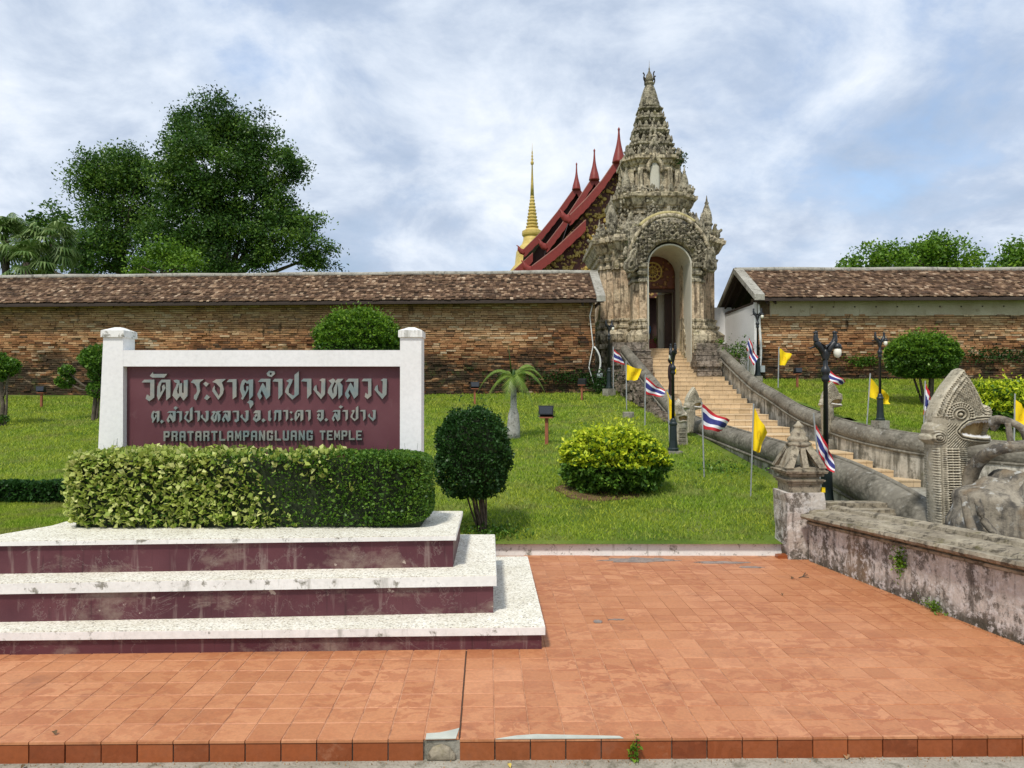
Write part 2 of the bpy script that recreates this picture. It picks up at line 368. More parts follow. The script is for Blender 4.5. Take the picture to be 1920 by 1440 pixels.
M['gate'] = weather('stucco_weathered', (.50,.41,.27), (.66,.57,.40), (.085,.07,.048), big=1.3, dk=(.51,.61), streak=(.50,.61), moss=(.25,.22,.09), spk=.6, bump=1.0, bdist=.07, fine=9)
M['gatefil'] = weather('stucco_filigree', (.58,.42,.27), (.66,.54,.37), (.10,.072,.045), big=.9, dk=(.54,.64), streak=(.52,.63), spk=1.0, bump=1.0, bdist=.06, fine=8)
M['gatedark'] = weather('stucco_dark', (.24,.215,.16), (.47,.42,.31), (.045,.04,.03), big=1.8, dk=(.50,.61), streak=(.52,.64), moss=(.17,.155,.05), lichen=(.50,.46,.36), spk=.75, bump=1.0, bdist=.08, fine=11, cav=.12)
M['lining'] = weather('lime_plaster', (.50,.47,.38), (.60,.57,.47), (.17,.15,.10), big=.7, dk=(.64,.74), streak=(.60,.74), spk=.2, bump=.2, bdist=.01)
M['goldstucco'] = weather('yellowed_stucco', (.42,.35,.16), (.52,.44,.22), (.15,.12,.06), big=2, bump=.6)
M['ruin'] = weather('rough_masonry', (.24,.19,.14), (.40,.33,.26), (.06,.05,.035), big=1.8, dk=(.48,.60), streak=(.52,.66), moss=(.08,.09,.03), spk=.7, bump=1.2, bdist=.08, fine=9)
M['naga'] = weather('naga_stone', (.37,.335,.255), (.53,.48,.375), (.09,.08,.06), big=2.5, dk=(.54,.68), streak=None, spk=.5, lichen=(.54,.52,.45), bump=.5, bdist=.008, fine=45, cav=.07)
M['mouth'] = weather('naga_mouth', (.40,.27,.12), (.52,.38,.19), (.12,.07,.03), big=6, streak=None, spk=.3, bump=.3)
def scaly():
    n = NT('naga_body_scales'); 
    col = n.ramp(n.noise(1.3, 7, .65), [(.35, (.17,.15,.115)), (.65, (.28,.255,.20))])
    col = n.mix(n.ramp(n.noise(3.5, 7, .7, loc=(2,2,2)), [(.5, 0.0), (.66, .85)]), col, (.075,.068,.05))
    col = n.mix(n.ramp(n.noise(7, 6, .7, loc=(6,2,2)), [(.6, 0.0), (.67, .7)]), col, (.38,.36,.31))
    v = n.vor(14); col = n.mix(.5, col, n.ramp(v, [(.1, 1.2), (.6, .6)]), 'MULTIPLY')
    nr = n.bump(v, .55, .02); nr = n.bump(n.noise(40, 6, .7), .5, .012, nr)
    return n.done(col, .9, nr, 0, .15)
M['tube'] = scaly()
M['balwall'] = weather('balustrade_plaster', (.42,.38,.30), (.56,.52,.43), (.10,.09,.065), big=.9, dk=(.50,.62), streak=(.46,.60), moss=(.09,.09,.04), spk=.4, bump=.5, fine=14)
def parapet():
    n = NT('parapet_lime_wall'); x, y, z = n.sepz()
    col = n.ramp(n.noise(1.4, 7, .65), [(.3, (.46,.39,.32)), (.55, (.64,.58,.51)), (.75, (.76,.73,.67))])
    col = n.mix(n.math('MULTIPLY', n.ramp(n.noise(3.2, 10, .8, (1, 1, .75), .3), [(.49, 0.0), (.55, 1.0)]), .85), col, (.10,.085,.065))
    col = n.mix(n.math('MULTIPLY', n.ramp(n.noise(3.5, 7, .7, (3, 3, .4), loc=(4,4,4)), [(.5, 0.0), (.62, 1.0)]), .7), col, (.10,.085,.07))
    hz = n.math('ADD', z, n.math('MULTIPLY', n.noise(3, 6), .35))
    col = n.mix(n.ramp(hz, [(.20, .85), (.32, 0.0)]), col, (.07,.065,.045))
    col = n.mix(n.ramp(n.noise(1.1, 5, .6, loc=(8,1,1)), [(.56, 0.0), (.68, .6)]), col, (.34,.22,.12))
    col = n.mix(n.ramp(n.noise(14, 8, .75), [(.52, 0.0), (.57, .75)]), col, (.70,.66,.61))
    col = n.mix(.4, col, n.ramp(n.noise(30, 6, .7), [(.3, .5), (.7, 1.3)]), 'MULTIPLY')
    return n.done(col, .92, n.bump(n.noise(14, 8, .7), .7, .02), 0, .15)
M['parapet'] = parapet()
M['coping'] = weather('coping_stone', (.25,.21,.15), (.40,.345,.25), (.06,.05,.036), big=3.4, dk=(.52,.62), streak=(.56,.68), moss=(.15,.13,.05), spk=.5, bump=.6, fine=26)
M['makara'] = weather('smooth_old_cement', (.20,.165,.115), (.36,.32,.25), (.055,.05,.045), big=1.3, dk=(.48,.60), streak=(.50,.64), moss=(.22,.155,.09), spk=.6, bump=.8, fine=14, lichen=(.50,.50,.46))
M['step'] = weather('cream_step_tile', (.58,.43,.25), (.66,.50,.31), (.34,.24,.13), big=1.4, dk=(.58,.72), streak=None, spk=.2, tint=.12, bump=.12, rough=.6)
M['stepjoint'] = plain('step_joint', (.24,.15,.09), .85)
M['gold'] = weather('gilded_plates', (.52,.37,.09), (.64,.48,.15), (.22,.15,.03), big=1.2, dk=(.58,.7), streak=(.6,.75), spk=.3, rough=.42)
M['red'] = plain('red_lacquer_board', (.23,.030,.020), .5)
M['rededge'] = plain('pale_edge_roll', (.36,.15,.11), .6)
M['redroof'] = plain('roof_timber', (.05,.022,.016), .8)
def goldcarve(name, base, g):
    n = NT(name); v = n.vor(5.5); f = n.noise(7, 5, .7, dist=1.2)
    m = n.ramp(n.math('ADD', n.math('MULTIPLY', v, .6), n.math('MULTIPLY', f, .7)), [(.50, 1.0), (.60, 0.0)])
    col = n.mix(m, base, g); return n.done(col, .55, n.bump(m, .8, .06), 0, .4)
M['facade'] = goldcarve('gilded_carving', (.10,.03,.018), (.46,.29,.085))
M['tympanum'] = goldcarve('carved_door_panel', (.14,.045,.022), (.34,.18,.06))
M['wood'] = plain('door_wood', (.055,.028,.018), .6)
M['pillar'] = goldcarve('painted_pillar', (.17,.19,.10), (.42,.36,.16))
M['iron'] = plain('black_iron', (.012,.014,.016), .42, 0, .5)
M['irongreen'] = plain('dark_green_iron', (.01,.02,.018), .4, 0, .5)
M['globe'] = plain('lamp_glass', (.85,.82,.68), .25, 0, .5, .05)
M['rust'] = plain('rusty_post', (.30,.10,.05), .8)
M['lens'] = plain('floodlight_glass', (.02,.022,.026), .12, 0, .8)
M['pole'] = plain('galvanised_pole', (.42,.43,.42), .45, .4)
M['fred'] = plain('flag_red', (.50,.022,.03), .75, var=.05); M['fwhite'] = plain('flag_white', (.76,.76,.78), .75, var=.04); M['fblue'] = plain('flag_blue', (.035,.04,.19), .75, var=.05)
def yellowflag():
    n = NT('flag_yellow'); uv = n.t.nodes.new('ShaderNodeUVMap'); mp = n.t.nodes.new('ShaderNodeMapping'); n.t.links.new(uv.outputs[0], mp.inputs[0])
    mp.inputs['Location'].default_value = (-.5, -.5, 0)
    ln = n.t.nodes.new('ShaderNodeVectorMath'); ln.operation = 'LENGTH'; n.t.links.new(mp.outputs[0], ln.inputs[0])
    m = n.ramp(ln.outputs['Value'], [(.10, .0), (.12, .55), (.17, .55), (.19, 0.0)])
    m2 = n.ramp(ln.outputs['Value'], [(.05, .4), (.07, 0.0)])
    c = n.mix(m, (.88,.62,.012), (.62,.36,.01)); c = n.mix(m2, c, (.6,.33,.01)); return n.done(c, .7, None, 0, .2)
M['fyellow'] = yellowflag()
M['letter'] = NT('brushed_metal_letter')
_l = M['letter']; M['letter'] = _l.done(_l.ramp(_l.noise(5, 4, .6, (1,1,1), loc=(3,1,2)), [(.3, (.24,.31,.31)), (.5, (.34,.36,.33)), (.66, (.46,.42,.36)), (.8, (.55,.44,.36))]), .34, _l.bump(_l.noise(60,3), .2, .002), .75, .5)
M['pipe'] = plain('white_conduit', (.72,.71,.66), .6); M['boxgrey'] = plain('grey_plastic_box', (.36,.40,.40), .6)
M['bark'] = weather('bark', (.09,.07,.05), (.16,.13,.095), (.05,.04,.03), big=5, bump=.9, streak=None, fine=30)
M['palmbark'] = weather('palm_bark', (.30,.29,.25), (.42,.41,.37), (.09,.085,.07), big=4, streak=None, bump=.6, lichen=(.5,.5,.46))
M['dirt'] = plain('joint_dirt', (.07,.035,.02), .9); M['smear'] = weather('grey_cement_smear', (.22,.19,.17), (.34,.26,.21), (.09,.08,.07), big=6, streak=None, bump=.4)
M['dry'] = plain('dry_leaf', (.36,.22,.11), .8)
M['soil'] = weather('bare_soil', (.12,.07,.035), (.19,.12,.06), (.05,.035,.02), big=5, streak=None, bump=1, fine=40)
def lawnmat():
    n = NT('lawn_turf')
    c = n.ramp(n.noise(.9, 7, .65), [(.32, (.07,.12,.018)), (.5, (.13,.19,.026)), (.68, (.20,.24,.05))])
    c = n.mix(n.ramp(n.noise(1.9, 8, .7, loc=(3,3,1)), [(.56, 0.0), (.70, .55)]), c, (.17,.15,.075))
    c = n.mix(.6, c, n.ramp(n.noise(38, 5, .7), [(.3, .5), (.7, 1.4)]), 'MULTIPLY')
    return n.done(c, .9, n.bump(n.noise(45, 5, .7), .8, .03), 0, .1)
M['lawn'] = lawnmat()
def blademat():
    n = NT('grass_blade'); c = n.ramp(n.attr(), [(0, (.10,.19,.015)), (.4, (.22,.35,.026)), (.75, (.34,.46,.045)), (1, (.50,.54,.11))])
    pt = n.ramp(n.noise(.55, 5, .6), [(.40, 0.0), (.58, .75)]); c = n.mix(pt, c, n.ramp(n.attr(), [(0, (.19,.25,.025)), (1, (.56,.60,.07))]))
    c = n.mix(n.ramp(n.noise(1.3, 8, .72, loc=(3,3,1)), [(.51, 0.0), (.62, .6)]), c, (.29,.27,.11))
    n.done(c, .7, None, 0, .15)
    tr = n.t.nodes.new('ShaderNodeBsdfTranslucent'); n.t.links.new(c, tr.inputs[0])
    ms = n.t.nodes.new('ShaderNodeMixShader'); ms.inputs[0].default_value = .35
    n.t.links.new(n.p.outputs[0], ms.inputs[1]); n.t.links.new(tr.outputs[0], ms.inputs[2]); n.t.links.new(ms.outputs[0], n.o.inputs[0]); return n.m
M['blade'] = blademat()
G = lambda a, b, c: [(0, a), (.5, b), (1, c)]
M['lf_dark'] = leafmat('leaf_dark', G((.012,.045,.008), (.028,.085,.014), (.06,.15,.026)), .25, .45)
M['lf_tree'] = leafmat('leaf_tree', G((.018,.055,.008), (.06,.145,.016), (.19,.31,.035)), .3, .5)
M['lf_light'] = leafmat('leaf_light', G((.05,.13,.010), (.15,.29,.02), (.30,.45,.04)), .35, .5)
M['lf_yellow'] = leafmat('leaf_yellow', G((.22,.34,.015), (.60,.70,.03), (.95,.93,.08)), .35, .5)
M['lf_var'] = leafmat('leaf_variegated', G((.14,.24,.02), (.44,.52,.10), (.80,.80,.33)), .3, .5)
M['lf_hedge'] = leafmat('leaf_hedge', G((.03,.085,.01), (.09,.20,.02), (.24,.38,.045)), .3, .45)
M['lf_palm'] = leafmat('leaf_palm', G((.05,.11,.015), (.14,.24,.03), (.30,.38,.07)), .35, .45)
M['lf_fan'] = leafmat('leaf_fan_palm', G((.03,.075,.012), (.10,.18,.03), (.30,.38,.14)), .25, .45)
M['core'] = plain('foliage_shade', (.02,.03,.01), .9)  # near-black colour stands in for the shade deep inside foliage

# ------------------------------------------------------------------ setting: ground, road, plaza
def lawn_z(x, y, side='L'):
    if side == 'R': s = .137
    else: s = interp(x, [(-8, .100), (0, .107), (4, .110)])
    z = .15 + s*max(y-8.81, 0)
    if side == 'L':
        # lawn left of the sign is flat, then steps up at a hedge
        k = min(max((-1.2 - x)/2.2, 0), 1); zl = .15 if y < 12.05 else .15 + s*(y-8.81)
        z = z*(1-k) + zl*k
    return z
m = MB(); m.add([(-900,-300,-.35),(900,-300,-.35),(900,1500,-.35),(-900,1500,-.35)], [(0,1,2,3)]); o = m.build('ground', M['lawn']); tag(o, kind='structure')
m = MB(); m.box((-40,-12,-.30), (40,4.0,-.12)); m.hexa([(-40,4.0,-.30),(40,4.0,-.30),(40,5.6,-.30),(-40,5.0,-.30),(-40,4.0,-.12),(40,4.0,-.12),(40,5.6,-.12),(-40,5.0,-.12)]); o = m.build('road', M['road']); tag(o, kind='structure')

TS = .2054; U = Vector((1, .0136, 0)); Vv = Vector((-.036, 1, 0)); O0 = Vector((-.305, 4.14, 0))
def grid(u, v, z=0): p = O0 + U*u + Vv*v; return (p.x, p.y, z)
def parx(y): return 3.52 + .182*(8.66 - y)          # front face of the parapet wall
T1 = [(-6.9, 5.34), (.232, 5.59), (.148, 7.93), (-6.9, 7.7)]
def inside(poly, x, y):
    c = False; n = len(poly)
    for i in range(n):
        a, b = poly[i], poly[(i+1) % n]
        if (a[1] > y) != (b[1] > y) and x < (b[0]-a[0])*(y-a[1])/(b[1]-a[1])+a[0]: c = not c
    return c
plaza = thing('plaza', None, None); del_ = [plaza.pop(k, None) for k in ('label', 'category')]; plaza['kind'] = 'structure'
m = MB(); a = [grid(-34*TS, .012), grid(24*TS, .012), (2.0, 8.84, 0), (-9, 8.6, 0)]
par_poly = [grid(-34*TS, .012)[:2], (4.33, 4.215), (3.58, 8.84), (-8.3, 8.7)]
par_poly = [grid(-34*TS, .012)[:2], (9.5, 4.285), (9.5, 5.2), (3.58, 8.84), (-8.3, 8.7)]
m.prism(par_poly, -.30, -.0045); m.build('bed', M['grout'], plaza)
def tile_variant(i, tint, w=TS-.007, d=TS-.007, h=.010):
    b = MB(); e = .003
    b.add([(0,0,-h),(w,0,-h),(w,d,-h),(0,d,-h),(0,0,-e),(w,0,-e),(w,d,-e),(0,d,-e),(e,e,0),(w-e,e,0),(w-e,d-e,0),(e,d-e,0)],
          [(0,1,5,4),(1,2,6,5),(2,3,7,6),(3,0,4,7),(4,5,9,8),(5,6,10,9),(6,7,11,10),(7,4,8,11),(8,9,10,11)], tint)
    me = bpy.data.meshes.new('tile'); me.from_pydata(b.v, [], b.f)
    at_ = me.attributes.new('tint', 'FLOAT', 'FACE'); at_.data.foreach_set('value', np.array(b.t, np.float32)); me.materials.append(M['tile']); return me
variants = [tile_variant(i, .12+.76*i/13) for i in range(14)]
cells = []
for j in range(0, 23):
    for i in range(-32, 24):
        x, y, _ = grid((i+.5)*TS, (j+.5)*TS)
        if x > parx(y) - .02 and y > 4.9 and x > parx(y)+.12: continue
        if inside(T1, x+.12, y-.12) and inside(T1, x-.05, y+.1) : continue
        if x < .1 and y > 7.0: continue
        if y > 8.78: continue
        px = x/y*F + 960
        cells.append((j, i, x, y, -40 < px < 1960))
vis = [c for c in cells if c[4]]; hid = [c for c in cells if not c[4]]
big = MB(); ang = math.atan(.0136)
def tile_verts(i, j, tint):
    g = .0035; dz = random.uniform(-.0015, .001)
    c = [grid(i*TS+g, j*TS+g), grid((i+1)*TS-g, j*TS+g), grid((i+1)*TS-g, (j+1)*TS-g), grid(i*TS+g, (j+1)*TS-g)]
    big.hexa([(p[0], p[1], -.012) for p in c] + [(p[0], p[1], dz) for p in c], tint)
def tl(i, j): return min(13, max(0, int(7 + 3.2*random.gauss(0, 1))))
for n, (j, i, x, y, v) in enumerate(vis):
    if n < 300:
        o = bpy.data.objects.new('tile', variants[tl(i, j)]); C.objects.link(o); o.parent = plaza
        gx, gy, _ = grid(i*TS+.0035, j*TS+.0035); o.location = (gx, gy, random.uniform(-.0015, .001)); o.rotation_euler = (0, 0, ang+.011)
    else: tile_verts(i, j, .12+.76*(tl(i, j)+random.random())/14)
for (j, i, x, y, v) in hid: tile_verts(i, j, .5)
big.build('tile_field', M['tile'], plaza, kind='stuff', tint=True)
# kerb face tiles
m = MB(); m.hexa([grid(-34*TS,.004,-.30), grid(30*TS,.004,-.30), grid(30*TS,.2,-.30), grid(-34*TS,.2,-.30), grid(-34*TS,.004,-.012), grid(30*TS,.004,-.012), grid(30*TS,.2,-.012), grid(-34*TS,.2,-.012)])
m.build('kerb_core', M['concrete'], plaza)
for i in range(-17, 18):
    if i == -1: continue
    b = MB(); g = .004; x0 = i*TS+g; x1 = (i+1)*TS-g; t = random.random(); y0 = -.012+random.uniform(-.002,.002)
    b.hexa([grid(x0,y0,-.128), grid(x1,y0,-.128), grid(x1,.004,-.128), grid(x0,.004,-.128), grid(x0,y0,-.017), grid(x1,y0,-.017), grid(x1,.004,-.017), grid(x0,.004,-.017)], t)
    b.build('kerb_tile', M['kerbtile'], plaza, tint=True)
# tile lip over the kerb
m = MB()
for i in range(-17, 18):
    if i in (-1,): continue
    g = .003; m.hexa([grid(i*TS+g,-.016,-.012), grid((i+1)*TS-g,-.016,-.012), grid((i+1)*TS-g,.004,-.012), grid(i*TS+g,.004,-.012), grid(i*TS+g,-.016,.002), grid((i+1)*TS-g,-.016,.002), grid((i+1)*TS-g,.003,.002), grid(i*TS+g,.003,.002)], random.random())
m.build('edge_strip', M['tile'], plaza, tint=True)
# broken kerb spot: pale mortar and round stone
pts = [(-TS+.01,-.012), (-.02,-.006), (-.005,.12), (-.06,.09), (-.12,.065), (-TS+.01,.055)]
m = MB(); m.prism([grid(a_, b_)[:2] for a_, b_ in pts], .001, .006); m.build('mortar_patch', M['paintchip'], plaza)
m = MB(); m.prism([grid(a_, b_)[:2] for a_, b_ in [(.21,-.018),(.62,-.019),(.95,-.018),(.93,.006),(.7,.02),(.45,.035),(.33,.02)]], .003, .007); m.build('mortar_patch', M['paintchip'], plaza)
V, Q = relief([(-.085,0),(.085,0),(.08,.035),(.05,.075),(.0,.095),(-.05,.08),(-.078,.04)], .008, .02, .05)
g0 = grid(-.5*TS, -.006); o = npm('kerb_stone', place(V, 1, (g0[0], g0[1], -.122)), Q, M['coping'], plaza, True)
# white kerb behind the plaza
kb = thing('low_kerb', 'long low white painted kerb between red tiles and lawn', 'kerb', (1.6, 8.86, 0))
m = MB(); m.hexa([(-.4,8.80,-.05),(3.40,8.80,-.05),(3.40,8.93,-.05),(-.4,8.93,-.05),(-.4,8.81,.135),(3.40,8.81,.14),(3.40,8.93,.14),(-.4,8.93,.135)]); m.build('kerb_body', M['whitedirty'], kb)

# ------------------------------------------------------------------ lawns
def balx(y): return 4.92 - .036*y       # left face of the left balustrade
def grid_mesh(name, xs, ys, fz, keep, mat):
    idx = {}; V = []; Fc = []
    for b, y in enumerate(ys):
        for a, x in enumerate(xs): idx[(a, b)] = len(V); V.append((x, y, fz(x, y)))
    for b in range(len(ys)-1):
        for a in range(len(xs)-1):
            if keep((xs[a]+xs[a+1])/2, (ys[b]+ys[b+1])/2): Fc.append((idx[a,b], idx[a+1,b], idx[a+1,b+1], idx[a,b+1]))
    o = pyd(name, V, Fc, mat, None, True); o['kind'] = 'structure'; return o
xs = list(np.arange(-30, 5.3, .3)); ys = sorted(list(np.arange(5.0, 28, .25)) + [12.04, 12.06])
grid_mesh('lawn', xs, ys, lambda x, y: lawn_z(x, y), lambda x, y: (x < balx(y)+.3 and y > 8.85) or x < -4.5 or (x < -.6 and y > 7.6), M['lawn'])
RB = [(27.2, 7.83), (23.5, 7.97), (20.1, 7.92), (18.6, 7.95), (16.85, 8.25), (15.6, 8.75), (15.0, 9.15)]
def rbx(y): return interp(y, RB)
xs = list(np.arange(7.6, 30, .3)); ys = list(np.arange(14.3, 28, .3))
grid_mesh('lawn', xs, ys, lambda x, y: lawn_z(x, y, 'R'), lambda x, y: (y > 15.1 and x > rbx(y)+.30) or (x > 9.6 and y > 14.9), M['lawn'])
m = MB(); m.prism([(3.6,8.7),(4.2,5.4),(9,5.2),(14,5.2),(14,14.6),(8.8,15.4),(5.1,15.4),(5.0,8.9)], -.3, -.004); o = m.build('forecourt', M['concrete']); o['kind'] = 'structure'

def blades(name, n, samp, side, label):
    P = []
    while len(P) < n:
        P += samp()
    P = np.array(P[:n]); z = np.array([lawn_z(x, y, side) for x, y in P])
    Yd = P[:,1]; hgt = (.022+.0019*Yd)*rng.uniform(.6,1.35,n); wd = (.0030+.0006*Yd)*rng.uniform(.7,1.4,n); th = rng.uniform(0,6.28,n)
    lean = rng.normal(0,.55,(n,2))*hgt[:,None]; dx = np.cos(th)*wd; dy = np.sin(th)*wd
    V = np.zeros((n,3,3)); V[:,0] = np.stack([P[:,0]-dx,P[:,1]-dy,z-.004],1); V[:,1] = np.stack([P[:,0]+dx,P[:,1]+dy,z-.004],1); V[:,2] = np.stack([P[:,0]+lean[:,0],P[:,1]+lean[:,1],z+hgt],1)
    o = npm(name, V.reshape(-1,3), np.arange(3*n).reshape(n,3), M['blade'], None, False, np.clip(rng.normal(.5,.24,n),0,1), 'stuff')
    tag(o, label, 'grass'); return o
def sampL():
    out = []
    for _ in range(4000):
        Y = 8.9*math.exp(random.random()*math.log(26/8.9)); x = random.uniform(-.76, .44)*Y
        if x < balx(Y)-.1 and not (Y < 9.1 and x > 3.2) and not (-6 < x < -.2 and Y < 7.7): out.append((x, Y))
        Y = random.uniform(6.0, 12); x = random.uniform(-.8, -.42)*Y
        if x < -4.3 and random.random() < .5: out.append((x, Y))
    return out
def sampR():
    out = []
    for _ in range(4000):
        Y = 14.6*math.exp(random.random()*math.log(26/14.6)); x = random.uniform(.28, .78)*Y
        if x > rbx(max(Y,15))+.42 and Y > 14.9: out.append((x, Y))
    return out
blades('grass', 200000, sampL, 'L', 'mown green grass of the sloping lawn left of the stairs')
blades('grass', 60000, sampR, 'R', 'mown green grass of the sloping lawn right of the stairs')

# ------------------------------------------------------------------ stepped plinth and sign
pl = thing('stepped_plinth', 'three tiered maroon plinth with white edged pebble treads under the sign', 'plinth', (-2.2, 6.6, 0))
def outset(p, e):
    c = (sum(a for a, _ in p)/len(p), sum(b for _, b in p)/len(p))
    return [(x+(e if x > c[0] else -e), y+(e if y > c[1] else -e)) for x, y in p]
T2 = [(-6.0, 5.56), (-.155, 5.91), (-.21, 7.56), (-4.5, 7.56), (-4.6, 6.7)]
T3 = [(-4.55, 5.91), (-.51, 6.16), (-.54, 7.39), (-4.24, 7.39), (-4.24, 6.61)]
T2 = [(-4.85, 5.62), (-.155, 5.91), (-.21, 7.56), (-4.5, 7.56), (-4.5, 6.61)]
T1p = [(-5.3, 5.42), (.232, 5.59), (.148, 7.93), (-4.8, 7.8), (-4.85, 6.5)]
for P_, z0, z1, z2 in ((T1p, -.02, .116, .182), (T2, .182, .41, .499), (T3, .499, .735, .777)):
    m = MB(); m.prism(P_, z0-.002, z1); m.build('riser', M['maroon'], pl)
    q = outset(P_, .028); m = MB(); m.prism(q, z1, z2-.006); m.build('tread_edge', M['whitedirty'], pl)
    m = MB(); m.prism(outset(P_, .024), z2-.006, z2); m.build('tread_top', M['pebble'], pl)
sg = thing('temple_sign', 'white framed maroon temple name sign with raised metal lettering behind the hedge', 'sign', (-2.5, 7.1, .777))
k = 188.65
def sx(px): return (px-960)/k
def sz(py): return H+(HY-py)/k
m = MB(); m.hexa([(sx(180),7.05,.775),(sx(232),7.05,.775),(sx(232),7.27,.775),(sx(180),7.27,.775),(sx(193),7.05,sz(630)),(sx(230),7.05,sz(630)),(sx(230),7.27,sz(630)),(sx(193),7.27,sz(630))]); m.build('post', M['white'], sg)
m = MB(); m.box((sx(750),7.05,.775), (sx(790),7.27,sz(632))); m.build('post', M['white'], sg)
for a_, b_ in ((190, 233), (747, 792)):
    m = MB(); x0, x1 = sx(a_), sx(b_); z0 = sz(632); m.box((x0,7.03,z0), (x1,7.29,z0+.065))
    xc = (x0+x1)/2; e = .03
    m.hexa([(x0,7.03,z0+.066),(x1,7.03,z0+.066),(x1,7.29,z0+.066),(x0,7.29,z0+.066),(xc-e,7.13,z0+.105),(xc+e,7.13,z0+.105),(xc+e,7.19,z0+.105),(xc-e,7.19,z0+.105)])
    m.build('post_cap', M['whitedirty'], sg)
m = MB(); m.box((sx(230)-.001,7.052,sz(687)), (sx(750),7.25,sz(656.5))); m.build('top_rail', M['white'], sg)
m = MB(); m.box((sx(231),7.12,.775), (sx(750),7.22,sz(687)+.01)); m.build('panel', M['panel'], sg)
# --- lettering: broad nib glyphs traced as polygons; A units: 7.68 per photo pixel
GL = {
 'wo': (88, 272, [[(88,245),(125,205),(272,205),(272,465),(200,518),(148,480),(165,420),(213,450),(213,245)]]),
 'han': (205, 460, [[(205,150),(250,95),(256,122),(460,122),(415,175),(240,175)]]),
 'do': (312, 505, [[(345,240),(375,205),(505,205),(505,455),(445,508),(440,245),(378,245)],[(345,240),(378,245),(358,310),(360,400),(335,508),(312,440),(318,300)],[(385,300),(415,272),(437,325),(370,450),(335,508),(332,430),(390,360)]]),
 'pho': (535, 758, [[(548,215),(590,205),(635,215),(640,265),(600,305),(588,285),(600,255),(570,245)],[(590,290),(628,280),(602,360),(607,400),(642,430),(600,508),(535,435),(555,360)],[(632,268),(675,250),(675,395),(650,440),(615,480),(612,430),(632,400)],[(650,440),(665,390),(700,400),(700,215),(758,205),(755,440),(700,508)]]),
 'ro': (800, 990, [[(800,245),(835,205),(990,200),(930,245),(925,280),(935,370),(880,505),(845,480),(850,430),(875,410),(893,370),(880,300),(850,260)]]),
 'a': (980, 1078, [[(980,265),(1010,235),(1062,265),(1025,308)],[(995,475),(1030,420),(1078,460),(1035,502)]]),
 'tho': (1110, 1310, [[(1110,240),(1165,200),(1310,195),(1250,245),(1280,340),(1265,410),(1200,498),(1112,370),(1118,330),(1145,290),(1150,350),(1205,440),(1225,400),(1225,320),(1165,255)]]),
 'aa': (1318, 1462, [[(1318,240),(1355,200),(1462,197),(1462,450),(1408,490),(1405,240)]]),
 'to': (1512, 1705, [[(1540,225),(1568,200),(1590,240),(1565,290),(1570,350),(1597,400),(1555,498),(1530,482),(1545,440),(1512,350),(1520,290)],[(1605,300),(1637,300),(1640,340),(1600,420),(1555,498),(1578,420),(1607,350)],[(1568,200),(1620,232),(1640,207),(1705,200),(1650,262),(1615,262),(1580,235)],[(1645,215),(1705,200),(1702,440),(1650,500)]]),
 'u': (1615, 1710, [[(1615,535),(1655,500),(1700,515),(1710,560),(1660,628),(1655,590),(1645,550)]]),
}
GB = {
 'lo': (0, 180, [[(5,228),(48,185),(180,185),(175,420),(120,478),(105,400),(120,390),(120,228)],[(45,290),(75,240),(125,330),(123,470),(60,340)],[(45,292),(62,340),(42,390),(65,430),(35,480),(5,430),(0,395),(30,330)]]),
 'am': (125, 245, [[(125,110),(160,72),(185,75),(184,98),(165,112),(180,135),(195,162),(140,145)],[(185,75),(235,82),(245,115),(195,162),(182,136),(203,118),(186,98)]]),
 'aa2': (208, 348, [[(208,222),(240,185),(348,185),(348,400),(292,475),(290,228)]]),
 'po': (382, 575, [[(398,215),(450,185),(490,195),(480,235),(435,330),(435,380),(495,420),(515,410),(515,130),(575,80),(575,400),(485,475),(382,370),(395,320),(440,240)]]),
 'ngo': (778, 945, [[(860,205),(900,180),(945,185),(940,400),(885,468),(778,335),(795,290),(820,270),(830,350),(885,400),(890,220)]]),
 'ho': (978, 1200, [[(990,210),(1050,180),(1085,205),(1060,260),(1035,320),(1045,380),(1100,420),(1048,472),(978,380),(985,330),(1030,250)],[(1060,320),(1100,235),(1112,290),(1105,400),(1048,472),(1062,390)],[(1075,230),(1115,185),(1200,185),(1150,235),(1185,280),(1180,410),(1130,470),(1125,300),(1105,250)]]),
 'go': (220, 332, [[(225,660),(245,620),(332,620),(330,750),(292,780),(292,655),(262,655),(258,750),(228,780),(240,665)]]),
 'e': (150, 195, [[(150,640),(185,625),(180,730),(195,745),(178,782),(150,765)]]),
}
GA2 = {
 'or': (1700, 1812, [[(1705,690),(1735,650),(1812,650),(1812,780),(1750,822),(1700,780),(1715,740),(1750,775),(1768,760),(1768,690)],[(1725,725),(1752,690),(1768,722),(1735,760)]]),
 'dot': (1828, 1885, [[(1828,792),(1852,765),(1885,795),(1850,825)]]),
}
LY = 7.120
lcount = [0]
def glyph(polys, fx, fz, depth=.03):
    b = MB(); vv = []; 
    for i, p in enumerate(polys):
        q = [(sx(fx(x)), sz(fz(y))) for x, y in p]
        ar = sum(q[i_][0]*q[(i_+1)%len(q)][1]-q[(i_+1)%len(q)][0]*q[i_][1] for i_ in range(len(q)))
        if ar < 0: q = q[::-1]
        # bevelled face: outline at the wall, slightly inset ridge plane
        b.extY(q, LY-depth-.0012*i, LY-.002)
    o = b.build('letter', M['letter'], sg); lcount[0] += 1; return o
A_x = lambda x: 250+x/7.68; A_y = lambda y: 685+y/7.68
B_x = lambda x: 480+x/7.385; B_y = lambda y: 685+y/7.385
for k_ in ('wo','han','do','pho','ro','tho','aa','to','u'): glyph(GL[k_][2], A_x, A_y)
for p_ in GL['a'][2]: glyph([p_], A_x, A_y)
for k_ in ('lo','am','aa2','po','ngo','ho'): glyph(GB[k_][2], B_x, B_y)
